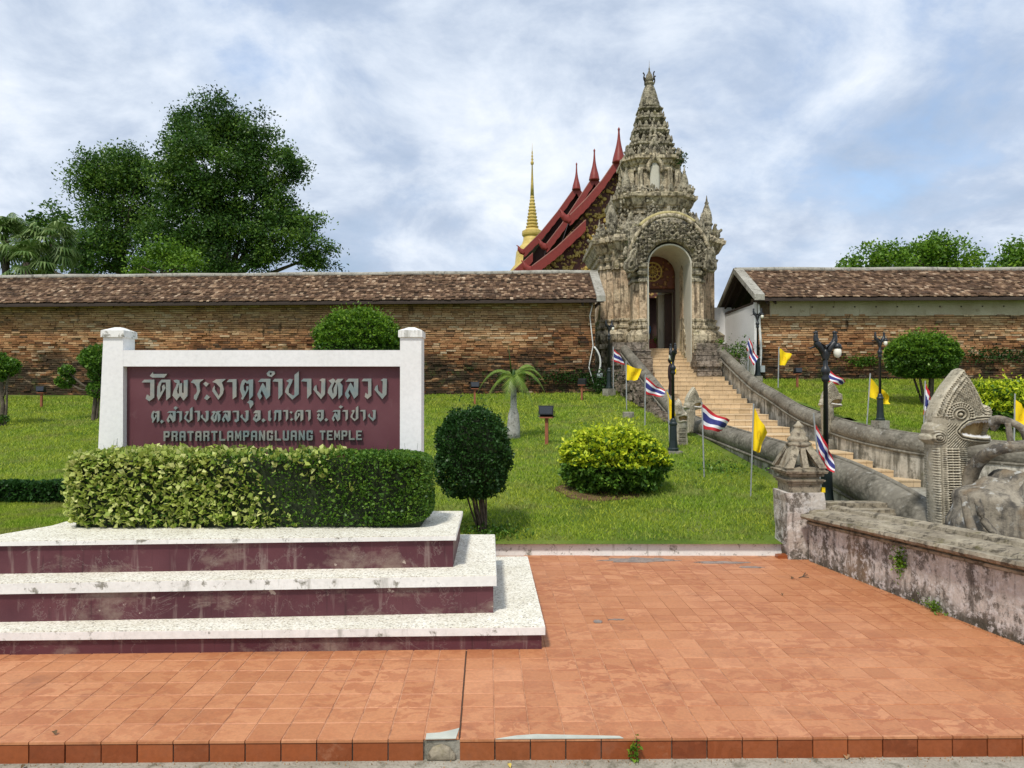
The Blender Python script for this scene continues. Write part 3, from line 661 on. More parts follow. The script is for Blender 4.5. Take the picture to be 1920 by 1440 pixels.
def reuse(g, x0, x1, y0, y1, gy, fx, fy):
    """glyph g refitted to crop box x0..x1, y0..y1; gy = its own vertical range"""
    a_, b_, polys = g
    glyph(polys, lambda x: fx(x0+(x-a_)/(b_-a_)*(x1-x0)), lambda y: fy(y0+(y-gy[0])/(gy[1]-gy[0])*(y1-y0)))
LA = (200, 505); LB = (185, 478)
reuse(GB['aa2'], 605, 750, 183, 470, LB, B_x, B_y)
reuse(GB['lo'], 1220, 1405, 183, 468, LB, B_x, B_y)
reuse(GL['wo'], 1448, 1585, 183, 468, (205, 518), B_x, B_y)
reuse(GB['ngo'], 1628, 1802, 180, 468, (180, 468), B_x, B_y)
# second line (crop A then crop B)
reuse(GL['to'], 228, 352, 655, 830, (200,500), A_x, A_y); reuse(GA2['dot'], 360, 412, 785, 840, (765,825), A_x, A_y)
reuse(GB['lo'], 455, 585, 660, 828, LB, A_x, A_y); glyph([[(552,615),(580,590),(612,615),(580,645)]], A_x, A_y); reuse(GB['aa2'], 588, 675, 662, 828, LB, A_x, A_y)
reuse(GB['po'], 705, 828, 598, 828, (80,475), A_x, A_y); reuse(GB['aa2'], 850, 935, 655, 822, LB, A_x, A_y)
reuse(GB['ngo'], 945, 1062, 655, 825, (180,468), A_x, A_y); reuse(GB['ho'], 1092, 1245, 655, 825, (180,472), A_x, A_y)
reuse(GB['lo'], 1255, 1380, 655, 822, LB, A_x, A_y); reuse(GL['wo'], 1400, 1500, 655, 825, (205,518), A_x, A_y)
reuse(GB['ngo'], 1520, 1640, 650, 825, (180,468), A_x, A_y); glyph(GA2['or'][2], A_x, A_y); glyph(GA2['dot'][2], A_x, A_y)
reuse(GB['e'], 150, 196, 620, 780, (625,782), B_x, B_y); reuse(GB['go'], 222, 334, 620, 782, (620,780), B_x, B_y)
reuse(GB['aa2'], 350, 428, 620, 780, LB, B_x, B_y); [reuse((980, 1078, [p_]), 448, 500, 635, 772, (235,502), B_x, B_y) for p_ in GL['a'][2]]
reuse(GL['do'], 518, 640, 620, 780, (205,508), B_x, B_y); reuse(GB['aa2'], 662, 742, 620, 780, LB, B_x, B_y)
glyph([[(820,650),(850,618),(925,618),(922,740),(880,782),(828,735),(845,712),(872,738),(885,722),(885,650)],[(830,690),(858,662),(876,690),(850,720)]], B_x, B_y); reuse(GA2['dot'], 935, 985, 730, 782, (765,825), B_x, B_y)
reuse(GB['lo'], 1038, 1155, 620, 780, LB, B_x, B_y); glyph([[(1130,578),(1160,553),(1192,575),(1160,600)]], B_x, B_y); reuse(GB['aa2'], 1180, 1260, 620, 780, LB, B_x, B_y)
reuse(GB['po'], 1295, 1405, 560, 775, (80,475), B_x, B_y); reuse(GB['aa2'], 1425, 1505, 618, 775, LB, B_x, B_y); reuse(GB['ngo'], 1538, 1648, 618, 775, (180,468), B_x, B_y)
# third line: block capitals, unit box 0..1 x 0..1 (y up)
S_ = .3
LT = {'P': [[(0,0),(S_,0),(S_,1),(0,1)],[(S_,.82),(.8,.82),(1,.9),(.85,1),(S_,1)],[(.7,.55),(1,.6),(1,.9),(.7,.82)],[(S_,.38),(.85,.38),(1,.6),(.7,.56),(S_,.56)]],
 'R': [[(0,0),(S_,0),(S_,1),(0,1)],[(S_,.82),(.8,.82),(1,.9),(.85,1),(S_,1)],[(.7,.58),(1,.6),(1,.9),(.7,.82)],[(S_,.42),(.85,.42),(1,.6),(.7,.58),(S_,.58)],[(.7,0),(1,0),(1,.36),(.9,.45),(.68,.42)]],
 'A': [[(0,0),(S_,0),(S_,.8),(.12,.95),(0,.85)],[(S_,.8),(.7,.8),(.88,.95),(.8,1),(.2,1),(.12,.95)],[(.7,0),(1,0),(1,.85),(.88,.95),(.7,.8)],[(S_,.36),(.7,.36),(.7,.54),(S_,.54)]],
 'T': [[(.35,0),(.65,0),(.65,.8),(.35,.8)],[(0,.8),(1,.8),(1,1),(0,1)]],
 'L': [[(0,0),(S_,0),(S_,1),(0,1)],[(S_,0),(1,0),(1,.19),(S_,.19)]],
 'M': [[(0,0),(.24,0),(.24,.95),(0,1)],[(.76,0),(1,0),(1,1),(.76,.95)],[(.24,1),(.0,1),(.42,.22),(.5,.22),(.5,.5)],[(.76,1),(1,1),(.58,.22),(.5,.22),(.5,.5)]],
 'N': [[(0,0),(S_,0),(S_,1),(0,1)],[(.7,0),(1,0),(1,1),(.7,1)],[(S_,1),(S_,.6),(.7,0),(.7,.4)]],
 'G': [[(0,.12),(S_,.2),(S_,.8),(0,.88)],[(0,.88),(S_,.8),(1,.8),(1,.9),(.85,1),(.15,1)],[(0,.12),(.15,0),(.85,0),(1,.1),(.7,.2),(S_,.2)],[(.7,.2),(1,.1),(1,.52),(.55,.52),(.55,.38),(.7,.38)],[(.7,.66),(1,.66),(1,.8),(.7,.8)]],
 'U': [[(0,.12),(S_,.2),(S_,1),(0,1)],[(.7,.2),(1,.12),(1,1),(.7,1)],[(0,.12),(.15,0),(.85,0),(1,.12),(.7,.2),(S_,.2)]],
 'E': [[(0,0),(S_,0),(S_,1),(0,1)],[(S_,0),(1,0),(1,.18),(S_,.18)],[(S_,.41),(.85,.41),(.85,.58),(S_,.58)],[(S_,.82),(1,.82),(1,1),(S_,1)]]}
x = 303.5; pitch = (579.5-303.5)/18
tot = 'PRATARTLAMPANGLUANG'; pitch = (588-303.5)/len(tot)
for ch in tot:
    glyph(LT[ch], lambda a_: x+a_*(pitch*.78), lambda b_: 827.5-b_*18.8 - (x-303)*.005); x += pitch
x = 597.5; pitch = (680-597.5)/6
for ch in 'TEMPLE':
    glyph(LT[ch], lambda a_: x+a_*(pitch*.8), lambda b_: 825.3-b_*17.8); x += pitch

# ------------------------------------------------------------------ foliage builders
def leaves(name, P, size, mat, parent=None, nrm=None, aspect=.5, tint=None, kind=None, droop=0.0, curl=.18):
    n = len(P); d = rng.normal(0, 1, (n, 3)); 
    if nrm is not None: d = d*.8 + nrm*.9
    d[:,2] -= droop; d /= np.linalg.norm(d, axis=1)[:,None]+1e-9
    r = rng.normal(0, 1, (n, 3))
    if nrm is not None: r = r*.5 + np.cross(nrm, rng.normal(0,1,(n,3)))
    b = np.cross(d, r); b /= np.linalg.norm(b, axis=1)[:,None]+1e-9; c = np.cross(d, b)
    s = size*rng.uniform(.6, 1.35, n)[:,None]
    V = np.zeros((n, 4, 3)); V[:,0] = P - d*s*.5; V[:,2] = P + d*s*.5
    V[:,1] = P + b*s*aspect*.5 + c*s*curl; V[:,3] = P - b*s*aspect*.5 + c*s*curl
    if tint is None: tint = rng.normal(.45, .22, n)
    I = np.arange(4*n).reshape(n, 4)
    return npm(name, V.reshape(-1, 3), I, mat, parent, False, np.clip(tint, 0, 1), kind)
def sph(n):
    v = rng.normal(0, 1, (n, 3)); return v/np.linalg.norm(v, axis=1)[:,None]
def crown_pts(blobs, clumps, per, rc, yext=.75):
    P = []; T = []
    for (c, r) in blobs:
        n = max(4, int(clumps*r*r)); dirs = sph(n); rad = r*rng.uniform(.45, 1.05, n)[:,None]
        cc = np.array(c) + dirs*rad*np.array([1, yext, 1]); 
        for q in cc:
            ct = rng.normal(.02, .2); k = rng.poisson(per)+2
            P.append(q + rng.normal(0, 1, (k, 3))*rc*np.array([1, 1, .62])); T.append(np.clip(rng.normal(.42+ct, .17, k), 0, 1))
    return np.concatenate(P), np.concatenate(T)
def limbs(m, base, tops, r0, seg=7):
    bx = Vector(base)
    for t in tops:
        t = Vector(t); mid = bx.lerp(t, .45) + Vector((random.uniform(-.2,.2), random.uniform(-.2,.2), .1))*(t-bx).length*.15
        m.tube(smooth_path([bx, bx.lerp(mid, .5), mid, mid.lerp(t, .55)+Vector((0,0,.05)), t], 3), [r0*(1-.8*i/12) for i in range(13)], seg)
def tree(name, label, Y, pblobs, base_px, trunk_r, clumps, per, rc, lsz, mat, gz=1.9, group=None, yext=.8, tops=5):
    k = Y/F; b = at(base_px, HY, Y); o = thing(name, label, 'tree', (b[0], Y, gz), group)
    bl = [((at(px, py, Y)[0], Y+random.uniform(-.5,.5)*r*k, at(px, py, Y)[2]), r*k) for px, py, r in pblobs]
    P, T = crown_pts(bl, clumps, per, rc, yext)
    leaves('crown', P, lsz, mat, o, tint=T, aspect=.5)
    m = MB(); low = min(c[2]-r for c, r in bl); fork = (b[0], Y, max(gz+.8, low+.3)); m.tube([(b[0]+.1, Y, gz-.3), (b[0], Y, (gz+fork[2])/2), fork], [trunk_r*1.3, trunk_r, trunk_r*.85], 9)
    limbs(m, fork, [c for c, r in bl], trunk_r*.6); m.build('trunk', M['bark'], o, True)
    return o
# ------------------------------------------------------------------ trees behind the walls
tree('broadleaf_tree', 'tallest dark green broad crowned tree behind the left wall', 45, [(410,232,48),(352,262,48),(455,255,55),(505,305,58),(400,320,80),(325,335,50),(470,390,80),(370,420,80),(530,450,62),(590,478,36),(555,405,38),(310,430,60),(440,480,75),(340,490,50),(545,300,26),(395,195,22),(345,225,22)], 420, .38, 11.5, 125, .40, .20, M['lf_tree'], gz=1.9)
tree('broadleaf_tree', 'dark green leaning tree left of the tallest tree behind the wall', 47, [(190,305,46),(240,312,42),(165,330,30),(185,365,46),(240,385,60),(205,430,50),(255,470,52),(175,480,42),(262,335,35)], 225, .28, 11.5, 115, .40, .20, M['lf_tree'], gz=1.9)
tree('young_tree', 'small bright green tree just above the roof below the tallest tree', 36, [(300,482,36),(255,498,26),(345,495,32),(310,470,24)], 300, .14, 16, 60, .28, .18, M['lf_light'], gz=1.9)
tree('bushy_tree', 'mid green low tree between the fan palms and the leaning tree', 44, [(150,462,32),(130,490,35),(165,500,30),(60,500,26)], 130, .2, 10, 70, .4, .24, M['lf_tree'], gz=1.9)
tree('distant_tree', 'rounded far tree top rising above the second fan palm', 70, [(95,410,30),(75,425,22),(120,418,20)], 95, .3, 3, 60, .5, .42, M['lf_tree'], gz=1.9)
tree('round_tree', 'rounded light green tree in the middle above the right wall roof', 55, [(1745,468,32),(1790,482,36),(1720,488,38),(1762,455,18),(1828,492,22),(1698,478,20),(1760,495,40)], 1750, .35, 9, 75, .42, .28, M['lf_light'], gz=2.2)
tree('round_tree', 'lower light green tree at the left end above the right wall roof', 50, [(1635,484,26),(1662,472,18),(1675,490,28),(1610,498,18),(1588,503,12),(1645,500,30)], 1650, .25, 10, 70, .38, .26, M['lf_light'], gz=2.2)
tree('round_tree', 'light green tree cut by the right edge above the right wall roof', 50, [(1915,480,32),(1895,495,26),(1950,480,40),(1865,503,14)], 1930, .3, 10, 70, .38, .26, M['lf_light'], gz=2.2)

# fan palms
def fan_palm(label, px, py, Y, n=24):
    b = at(px, HY, Y); top = Vector(at(px, py, Y)); o = thing('fan_palm', label, 'palm', (b[0], Y, 1.9))
    m = MB(); m.tube([(b[0]+.2, Y, 1.6), (b[0]+.1, Y, 4), tuple(top)], [.28, .2, .17], 9); m.build('trunk', M['bark'], o, True)
    for i in range(n):
        el = random.uniform(-.9, 1.35); az = random.uniform(0, 6.28); d = Vector((math.cos(az)*math.cos(el), math.sin(az)*math.cos(el)*.9, math.sin(el)))
        L = random.uniform(.6, 1.15); e = top + d*L; fr = random.uniform(.7, .95)
        f = MB(); f.tube([tuple(top), tuple(top.lerp(e, .5)+Vector((0,0,.12))), tuple(e)], [.03, .02, .015], 4, .3)
        side = d.cross(Vector((0,0,1))); side = side.normalized() if side.length > .1 else Vector((1,0,0)); up = side.cross(d).normalized()
        K = 15
        for q in range(K):
            a_ = (q-(K-1)/2)/K*3.9; v = d*math.cos(a_) + side*math.sin(a_)
            tip = e + v*fr + up*-.1 - Vector((0,0,1))*fr*(.28+.25*random.random()); mid = e + v*fr*.55 + up*.04; wv = (side*math.cos(a_) - d*math.sin(a_))*.055
            f.add([e, mid+wv, tip, mid-wv], [(0,1,2,3)], random.uniform(.15, .95))
        f.build('frond', M['lf_fan'], o, tint=True)
    return o
fan_palm('fan palm with drooping fronds at the far left edge behind the wall', 8, 450, 38, 44)
fan_palm('fan palm second from the left edge behind the wall', 92, 458, 38, 44)
fan_palm('shorter fan palm between and below the two at the left edge', 48, 492, 37, 26)

# ------------------------------------------------------------------ brick enclosure walls with tiled roofs
def bvar(t):
    b = MB(); b.box((-.5,0,-.5), (.5,1,.5), t, .035); me = bpy.data.meshes.new('brick'); me.from_pydata(b.v, [], b.f)
    a_ = me.attributes.new('tint', 'FLOAT', 'FACE'); a_.data.foreach_set('value', np.array(b.t, np.float32)); me.materials.append(M['brick']); return me
BV = [bvar(i/15) for i in range(16)]
def enclosure(name, label, X0, X1, yf, zlow, zeave, zridge, plaster, seed, endleft):
    """yf(x): front face; runs in +x"""
    random.seed(seed); o = thing(name, label, 'wall', ((X0+X1)/2, yf((X0+X1)/2), 2))
    def q(x, dy, z): return (x, yf(x)+dy, z)
    m = MB(); m.hexa([q(X0,.06,1),q(X1,.06,1),q(X1,.75,1),q(X0,.75,1),q(X0,.06,zeave(X0)+.1),q(X1,.06,zeave(X1)+.1),q(X1,.75,zeave(X1)+.1),q(X0,.75,zeave(X0)+.1)]); m.build('core', M['mortar'], o)
    recs = []; ch = .080; r = 0
    zmin = min(zlow(X0), zlow(X1))-.15; z = zmin
    while z < zeave(X0):
        x = X0 - random.uniform(0, .3)
        while x < X1:
            L = random.uniform(.19, .40); x2 = min(x+L, X1); x1 = max(x, X0)
            if x2-x1 > .08:
                xm = (x1+x2)/2; zl = zlow(xm)
                top = zeave(xm)-(plaster if plaster else 0)
                if z+ch > zl-.1 and z < top:
                    t = random.gauss(.48, .23); 
                    t += .18*math.sin(xm*.9+z*2.1)*math.sin(z*3.3+xm*.37)
                    recs.append((xm, z+ch/2+.01*math.sin(xm*.8+z), x2-x1-.012, ch-random.uniform(.012,.022), random.gauss(0,.016)-(.03 if random.random()<.08 else 0), min(max(t,0),1)))
            x += L
        z += ch; r += 1
    # the bricks seen largest and least hidden become parts
    def hidden(xm, zz):
        p = xm/yf(xm)*F+960; return (p < 20 or p > 1900 or (185 < p < 795) or zz > zeave(xm)-.25)
    cand = [i for i, c in enumerate(recs) if not hidden(c[0], c[1])]; cand.sort(key=lambda i: -recs[i][2]*recs[i][3]); pick = set(cand[:300])
    big = MB()
    for i, (xm, zc, L, h, pr, t) in enumerate(recs):
        y = yf(xm)
        if i in pick:
            b = bpy.data.objects.new('brick', BV[int(t*15.99)]); C.objects.link(b); b.parent = o; b.location = Vector((xm, y-pr-.03, zc))-o.location; b.scale = (L, .12, h)
        else: big.box((xm-L/2, y-pr-.03, zc-h/2), (xm+L/2, y+.09, zc+h/2), t, .006)
    big.build('brickwork', M['brick'], o, kind='stuff', tint=True)
    if plaster:
        m = MB(); m.hexa([q(X0+.45,-.045,zeave(X0)-plaster),q(X1,-.045,zeave(X1)-plaster),q(X1,.06,zeave(X1)-plaster),q(X0+.45,.06,zeave(X0)-plaster),q(X0+.45,-.045,zeave(X0)+.05),q(X1,-.045,zeave(X1)+.05),q(X1,.06,zeave(X1)+.05),q(X0+.45,.06,zeave(X0)+.05)]); m.build('plaster_band', M['plasterband'], o)
        for k2 in range(20):
            xh = X0+1.2+k2*.78
            if xh > X1-.5: break
            m = MB(); zt = zeave(xh)-.3; m.box((xh-.025, yf(xh)-.055, zt-.02), (xh+.025, yf(xh)-.04, zt+.03)); m.build('putlog_shade', M['timber'], o)  # dark block on the plaster, coloured as the shade in a putlog hole
    # roof
    ov, dp = -.55, 1.85; E = .55 if endleft else 0; E2 = 0 if endleft else .25
    Xa, Xb = X0-(.25 if endleft else 0), X1+E2
    m = MB()
    for s in (0, 1):
        y0, y1 = (ov, dp) if s == 0 else (dp, 2*dp-ov)
        za = (lambda x: zeave(x)) if s == 0 else (lambda x: zridge(x)); zb = (lambda x: zridge(x)) if s == 0 else (lambda x: zeave(x))
        m.hexa([q(Xa,y0,za(Xa)-.13),q(Xb,y0,za(Xb)-.13),q(Xb,y1,zb(Xb)-.13),q(Xa,y1,zb(Xa)-.13),q(Xa,y0,za(Xa)-.05),q(Xb,y0,za(Xb)-.05),q(Xb,y1,zb(Xb)-.05),q(Xa,y1,zb(Xa)-.05)])
    m.build('roof_deck', M['timber'], o)
    nr = 17; t_ = MB()
    for s in (0, 1):
        for i in range(nr):
            f0, f1 = i/nr, (i+1)/nr+.03; x = Xa + random.uniform(-.2, 0)
            sag = .012*math.sin(i*1.7)
            while x < Xb:
                wd = random.uniform(.10, .15)*(1 if s == 0 else 4); xe = min(x+wd-.008, Xb); xx = max(x, Xa)
                if xe-xx > .03:
                    def pt(xv, f, dz):
                        ff = f if s == 0 else 2-f
                        yy = ov+(dp-ov)*ff; zz_ = zeave(xv)+(zridge(xv)-zeave(xv))*f; return (xv, yf(xv)+yy, zz_+dz)
                    lift = .055+random.gauss(0, .010)+sag; j = random.gauss(0, .006)
                    tt = random.gauss(.42, .2); tt = random.uniform(.72, .95) if random.random() < .2 else tt
                    t_.hexa([pt(xx,f0+j,lift-.035),pt(xe,f0+j,lift-.035),pt(xe,f1,-.04),pt(xx,f1,-.04),pt(xx,f0+j,lift),pt(xe,f0+j,lift),pt(xe,f1,.0),pt(xx,f1,.0)], min(max(tt,0),1))
                x += wd
    t_.build('roof_tiles', M['rooftile'], o, kind='stuff', tint=True)
    m = MB(); pts = [q(x, dp, zridge(x)+.04+.012*math.sin(x*1.3)) for x in np.linspace(Xa, Xb, 60)]; m.tube(pts, .105, 8); m.build('ridge', M['ridge'], o, True)
    m = MB(); m.hexa([q(Xa,ov+.02,zeave(Xa)-.13),q(Xb,ov+.02,zeave(Xb)-.13),q(Xb,ov+.09,zeave(Xb)-.13),q(Xa,ov+.09,zeave(Xa)-.13),q(Xa,ov+.02,zeave(Xa)-.01),q(Xb,ov+.02,zeave(Xb)-.01),q(Xb,ov+.09,zeave(Xb)-.01),q(Xa,ov+.09,zeave(Xa)-.01)]); m.build('eave_board', M['timber'], o)
    xe = Xa if endleft else Xb; s = 1 if endleft else -1; wv = .30 if endleft else .26
    for sd in (0, 1):
        y0 = ov-.04 if sd == 0 else 2*dp-ov+.04
        A = sorted([xe-s*.06, xe+s*wv]); m = MB()
        p = [(A[0], y0, zeave(xe)-.02), (A[1], y0, zeave(xe)-.02), (A[1], dp, zridge(xe)-.02), (A[0], dp, zridge(xe)-.02)]
        if sd: p = [p[1], p[0], p[3], p[2]]
        vv = [(a_[0], yf(xe)+a_[1], a_[2]-.08) for a_ in p] + [(a_[0], yf(xe)+a_[1], a_[2]+.13) for a_ in p]
        m.hexa(vv); m.build('verge', M['ridge'], o)
    # rafters showing at the open end
    for i in range(3):
        m = MB(); xr = xe + s*(.15+.3*i); yb = yf(xe)
        m.tube([(xr, yb+ov+.1, zeave(xe)-.2), (xr, yb+dp, zridge(xe)-.22), (xr, yb+2*dp-ov-.1, zeave(xe)-.2)], .05, 5); m.tube([(xr, yb+.1, zeave(xe)-.12), (xr, yb+3.5, zeave(xe)-.12)], .06, 5); m.build('rafter', M['timber'], o)
    return o
yL = lambda x: 26.0 - .036*(x-3.1); yR = lambda x: 26.0 + .0*(x-9)
lw = enclosure('brick_wall', 'long old brick wall with tiled roof left of the gate', -24, 3.05, yL, lambda x: lawn_z(x, 25.8), lambda x: 5.41+.003*(x-3), lambda x: 6.72+.002*(x-3), 0, 3, False)
rw = enclosure('brick_wall', 'old brick wall with pale plaster band and tiled roof right of the gate', 9.02, 25, yR, lambda x: 2.5, lambda x: 5.46+.004*(x-9), lambda x: 6.83, .62, 5, True)
# white return wall right of the gate
m = MB(); m.box((8.90,26.02,2.0), (9.0,29.6,5.35)); m.box((7.6,29.61,2.0), (9.3,29.75,5.6)); m.build('end_wall', M['white'], rw)
m = MB(); m.tube(smooth_path([(8.2,29.55,2.6),(8.2,29.55,4.6),(8.1,29.52,5.1),(7.8,29.5,5.2)],4), .035, 6); m.build('drain_pipe', M['pipe'], rw, True)
m = MB(); m.tube(smooth_path([(9.03,25.92,5.3),(9.05,25.9,4.5),(9.1,25.9,3.6),(9.05,25.9,2.9)],3), .045, 6); m.build('drain_pipe', M['pipe'], rw, True)
m = MB(); m.box((8.98,25.78,2.78), (9.2,25.9,3.02)); m.build('junction_box', M['boxgrey'], rw)
def wpt(px, py): 
    X = at(px, py, 25.9); return (X[0], 25.88, H+(HY-py)/F*25.88)
m = MB(); m.tube([wpt(*p) for p in [(1112,566),(1106,592),(1112,648),(1104,688),(1118,738)]], .022, 5)
m.build('cable', M['pipe'], lw, True)
m = MB(); m.tube(smooth_path([wpt(*p) for p in [(1114,650),(1122,662),(1126,680),(1123,700)]],3), .035, 6); m.build('conduit', M['pipe'], lw, True)
a_ = wpt(1124,704); m = MB(); m.box((a_[0]-.1,25.8,a_[2]-.09), (a_[0]+.1,25.9,a_[2]+.09)); m.build('junction_box', M['boxgrey'], lw)

# ------------------------------------------------------------------ gate tower
AX = lambda y: 7.0 - .036*y
YC = 30.35; XC = AX(YC)
gt = thing('gate_tower', 'ornate weathered stucco gate tower with spire and arched doorway', 'gate', (XC, YC, 2.0))
def redent(hx, hy, st=2, d=.25):
    """one quadrant staircase, then mirrored; returns ccw polygon"""
    q = [(hx, hy-d*st)]
    for i in range(st): q += [(hx-d*(i+1), hy-d*(st-i)), (hx-d*(i+1), hy-d*(st-i-1))]
    # q goes from +x side to +y side
    full = q + [(-x_, y_) for x_, y_ in q[::-1]] + [(-x_, -y_) for x_, y_ in q] + [(x_, -y_) for x_, y_ in q[::-1]]
    return full
def loft(m, plan, prof, cx, cy, t=.5, open_=False):
    n = len(plan); v = []
    for z, o_ in prof:
        for x_, y_ in plan: v.append((cx+x_+o_*math.copysign(1, x_), cy+y_+o_*math.copysign(1, y_), z))
    f = [(i*n+k, i*n+(k+1)%n, (i+1)*n+(k+1)%n, (i+1)*n+k) for i in range(len(prof)-1) for k in range(n)]
    f += [tuple(range(n-1,-1,-1)), tuple((len(prof)-1)*n+k for k in range(n))]
    m.add(v, f, t)
def halfplan(hx0, hx, hy, st, d, side):
    """block between x=hx0 and the redented outer edge, on one side of the passage"""
    q = [(hx0, -hy)]
    for i in range(st+1):
        q.append((hx-d*(st-i), -hy+d*i)); 
        if i < st: q.append((hx-d*(st-i), -hy+d*(i+1)))
    b = [(x_, -y_) for x_, y_ in q[::-1]]
    p = q + b
    if side < 0: p = [(-x_, y_) for x_, y_ in p[::-1]]
    return p
def loft2(m, plan, prof, cx, cy, x_in, t=.5):
    """like loft, but the passage side (|x| == x_in) is not offset"""
    n = len(plan); v = []
    for z, o_ in prof:
        for x_, y_ in plan:
            ox = 0 if abs(abs(x_)-x_in) < 1e-6 else o_*math.copysign(1, x_)
            v.append((cx+x_+ox, cy+y_+o_*math.copysign(1, y_), z))
    f = [(i*n+k, i*n+(k+1)%n, (i+1)*n+(k+1)%n, (i+1)*n+k) for i in range(len(prof)-1) for k in range(n)]
    f += [tuple(range(n-1,-1,-1)), tuple((len(prof)-1)*n+k for k in range(n))]
    m.add(v, f, t)
base_prof = [(2.0,.30),(3.2,.30),(3.22,.38),(3.45,.38),(3.47,.28),(3.75,.26),(3.78,.36),(3.95,.36),(3.97,.22),(4.12,.30),(4.34,.32),(4.50,.16),(4.55,.10),(4.62,.16),(4.70,.16),(4.74,.05),(4.86,.05),(4.9,.09),(4.97,.09),(5.0,.0)]
cap_prof = [(7.0,.0),(7.02,.07),(7.12,.07),(7.15,.02),(7.28,.02),(7.32,.10),(7.42,.13),(7.46,.05),(7.6,.05),(7.66,.14),(7.82,.22),(7.96,.28),(8.0,.36),(8.14,.38),(8.18,.30),(8.26,.30)]
PI_, HW = .86, 2.32
for s in (-1, 1):
    # inner body
    P_ = halfplan(PI_, HW, 2.3, 3, .24, s); m = MB(); loft2(m, P_, base_prof, XC, YC, PI_); m.build('pier_base', M['gate'], gt)
    m = MB(); loft2(m, P_, [(5.0,.0),(7.0,.0)], XC, YC, PI_); m.build('pier_shaft', M['gatefil'], gt)
    m = MB(); loft2(m, P_, cap_prof, XC, YC, PI_); m.build('pier_capital', M['gate'], gt)
    # front porch pilasters
    yp = 27.62; xp = AX(yp); P_ = halfplan(PI_, 1.36, .62, 1, .22, s)
    m = MB(); loft2(m, P_, [(z*.97+.02, o_*.75) for z, o_ in base_prof], xp, yp, PI_); m.build('pilaster_base', M['gate'], gt)
    m = MB(); loft2(m, P_, [(4.86,.0),(6.25,.0)], xp, yp, PI_); m.build('pilaster_shaft', M['gatefil'], gt)
    m = MB(); loft2(m, P_, [(6.25,0),(6.27,.06),(6.36,.06),(6.4,.0),(6.5,.0),(6.54,.08),(6.64,.10),(6.7,.04),(6.78,.04),(6.82,.14),(6.95,.16),(7.0,.10)], xp, yp, PI_); m.build('pilaster_capital', M['gatedark'], gt)
# arch blocks (front porch and body) above the spring line
def archpoly(hw, hwo, zs, zt, r, n=14, k=1.0):
    inner = [(r*math.cos(a), zs+r*k*math.sin(a)) for a in np.linspace(0, math.pi, n)]
    return inner
def archblock(name, mat, cx, y0, y1, hw, zs, ztop, r, zr=1.0, par=gt):
    m = MB(); A = [(cx+r*math.cos(a), zs+r*zr*math.sin(a)) for a in np.linspace(0, math.pi, 17)]
    for i in range(16):
        (xa, za), (xb, zb) = A[i], A[i+1]
        ta = (cx+hw if i < 1 else cx+hw*math.cos(math.pi*i/16)/max(abs(math.cos(math.pi*i/16)),.0001)*min(1,abs(math.cos(math.pi*i/16))*1.6))
        tb = cx+hw*math.copysign(min(1,abs(math.cos(math.pi*(i+1)/16))*1.6), math.cos(math.pi*(i+1)/16))
        ta = cx+hw*math.copysign(min(1,abs(math.cos(math.pi*i/16))*1.6), math.cos(math.pi*i/16))
        m.extY([(xa,za),(ta,ztop),(tb,ztop),(xb,zb)][::-1], y0, y1)
    m.extY([(cx+r,zs),(cx+hw,zs),(cx+hw,ztop)][::1], y0, y1); m.extY([(cx-r,zs),(cx-hw,ztop),(cx-hw,zs)][::1], y0, y1)
    return m.build(name, mat, par)
archblock('body_arch', M['gate'], XC, 28.1, 32.6, 1.9, 6.95, 8.2, PI_, 1.0)
# passage lining
m = MB(); n = 17
inn = [(PI_-.002, 2.9), (PI_-.002, 6.9)] + [((PI_-.002)*math.cos(a), 6.9+(PI_-.002)*.97*math.sin(a)) for a in np.linspace(0, math.pi, n)] + [(-PI_+.002, 6.9), (-PI_+.002, 2.9)]
inn2 = [(x_*.93, z_ if z_ < 6.85 else 6.9+(z_-6.9)*.93) for x_, z_ in inn]
v = []; 
for y in (27.04, 32.3):
    for x_, z_ in inn2: v.append((AX(y)+x_, y, z_))
    for x_, z_ in inn: v.append((AX(y)+x_, y, z_))
N_ = len(inn); f = []
for i in range(N_-1):
    f += [(i, i+1, i+1+2*N_, i+2*N_), (N_+i+1, N_+i, N_+i+2*N_, N_+i+1+2*N_), (i, N_+i, N_+i+1, i+1), (2*N_+i+1, 3*N_+i+1, 3*N_+i, 2*N_+i)]
m.add(v, f); m.build('passage_lining', M['lining'], gt)
# front arch spandrel
xa = AX(27.3)
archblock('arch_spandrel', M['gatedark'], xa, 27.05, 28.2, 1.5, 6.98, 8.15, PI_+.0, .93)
# arch band: swelling hood with mouldings
def archband(r0, r1, y, zc, mat, name, a0=-.12, a1=math.pi+.12, zk=1.12, rr=.1, sq=1.0, nn=40):
    m = MB(); r = (r0+r1)/2; m.tube([(xa+r*math.cos(a), y, zc+r*zk*math.sin(a)) for a in np.linspace(a0, a1, nn)], rr, 8); return m.build(name, mat, gt, True)
ap = [(PI_*1.02*math.cos(a), PI_*.95*math.sin(a)) for a in np.linspace(0, math.pi, 25)]
op = [((1.52)*math.cos(a), (1.72)*max(math.sin(a),0)-.12) for a in np.linspace(math.pi, 0, 25)]
V, Q = relief([(x_, z_) for x_, z_ in ap] + op, .045, .12, .14, detail=lambda x_, z_, d: .09*np.sin(x_*23+np.sin(z_*17)*2)*np.sin(z_*21+np.cos(x_*19)*2)+.05*np.sin(x_*51)*np.sin(z_*47))
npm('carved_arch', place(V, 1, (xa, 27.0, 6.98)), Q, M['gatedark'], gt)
archband(1.5, 1.6, 27.0, 7.0, M['gate'], 'arch_moulding', zk=1.17, rr=.085, a0=-.05, a1=math.pi+.05)
archband(1.6, 1.72, 27.06, 7.0, M['goldstucco'], 'arch_moulding', a0=.95, a1=2.3, zk=1.15, rr=.09)
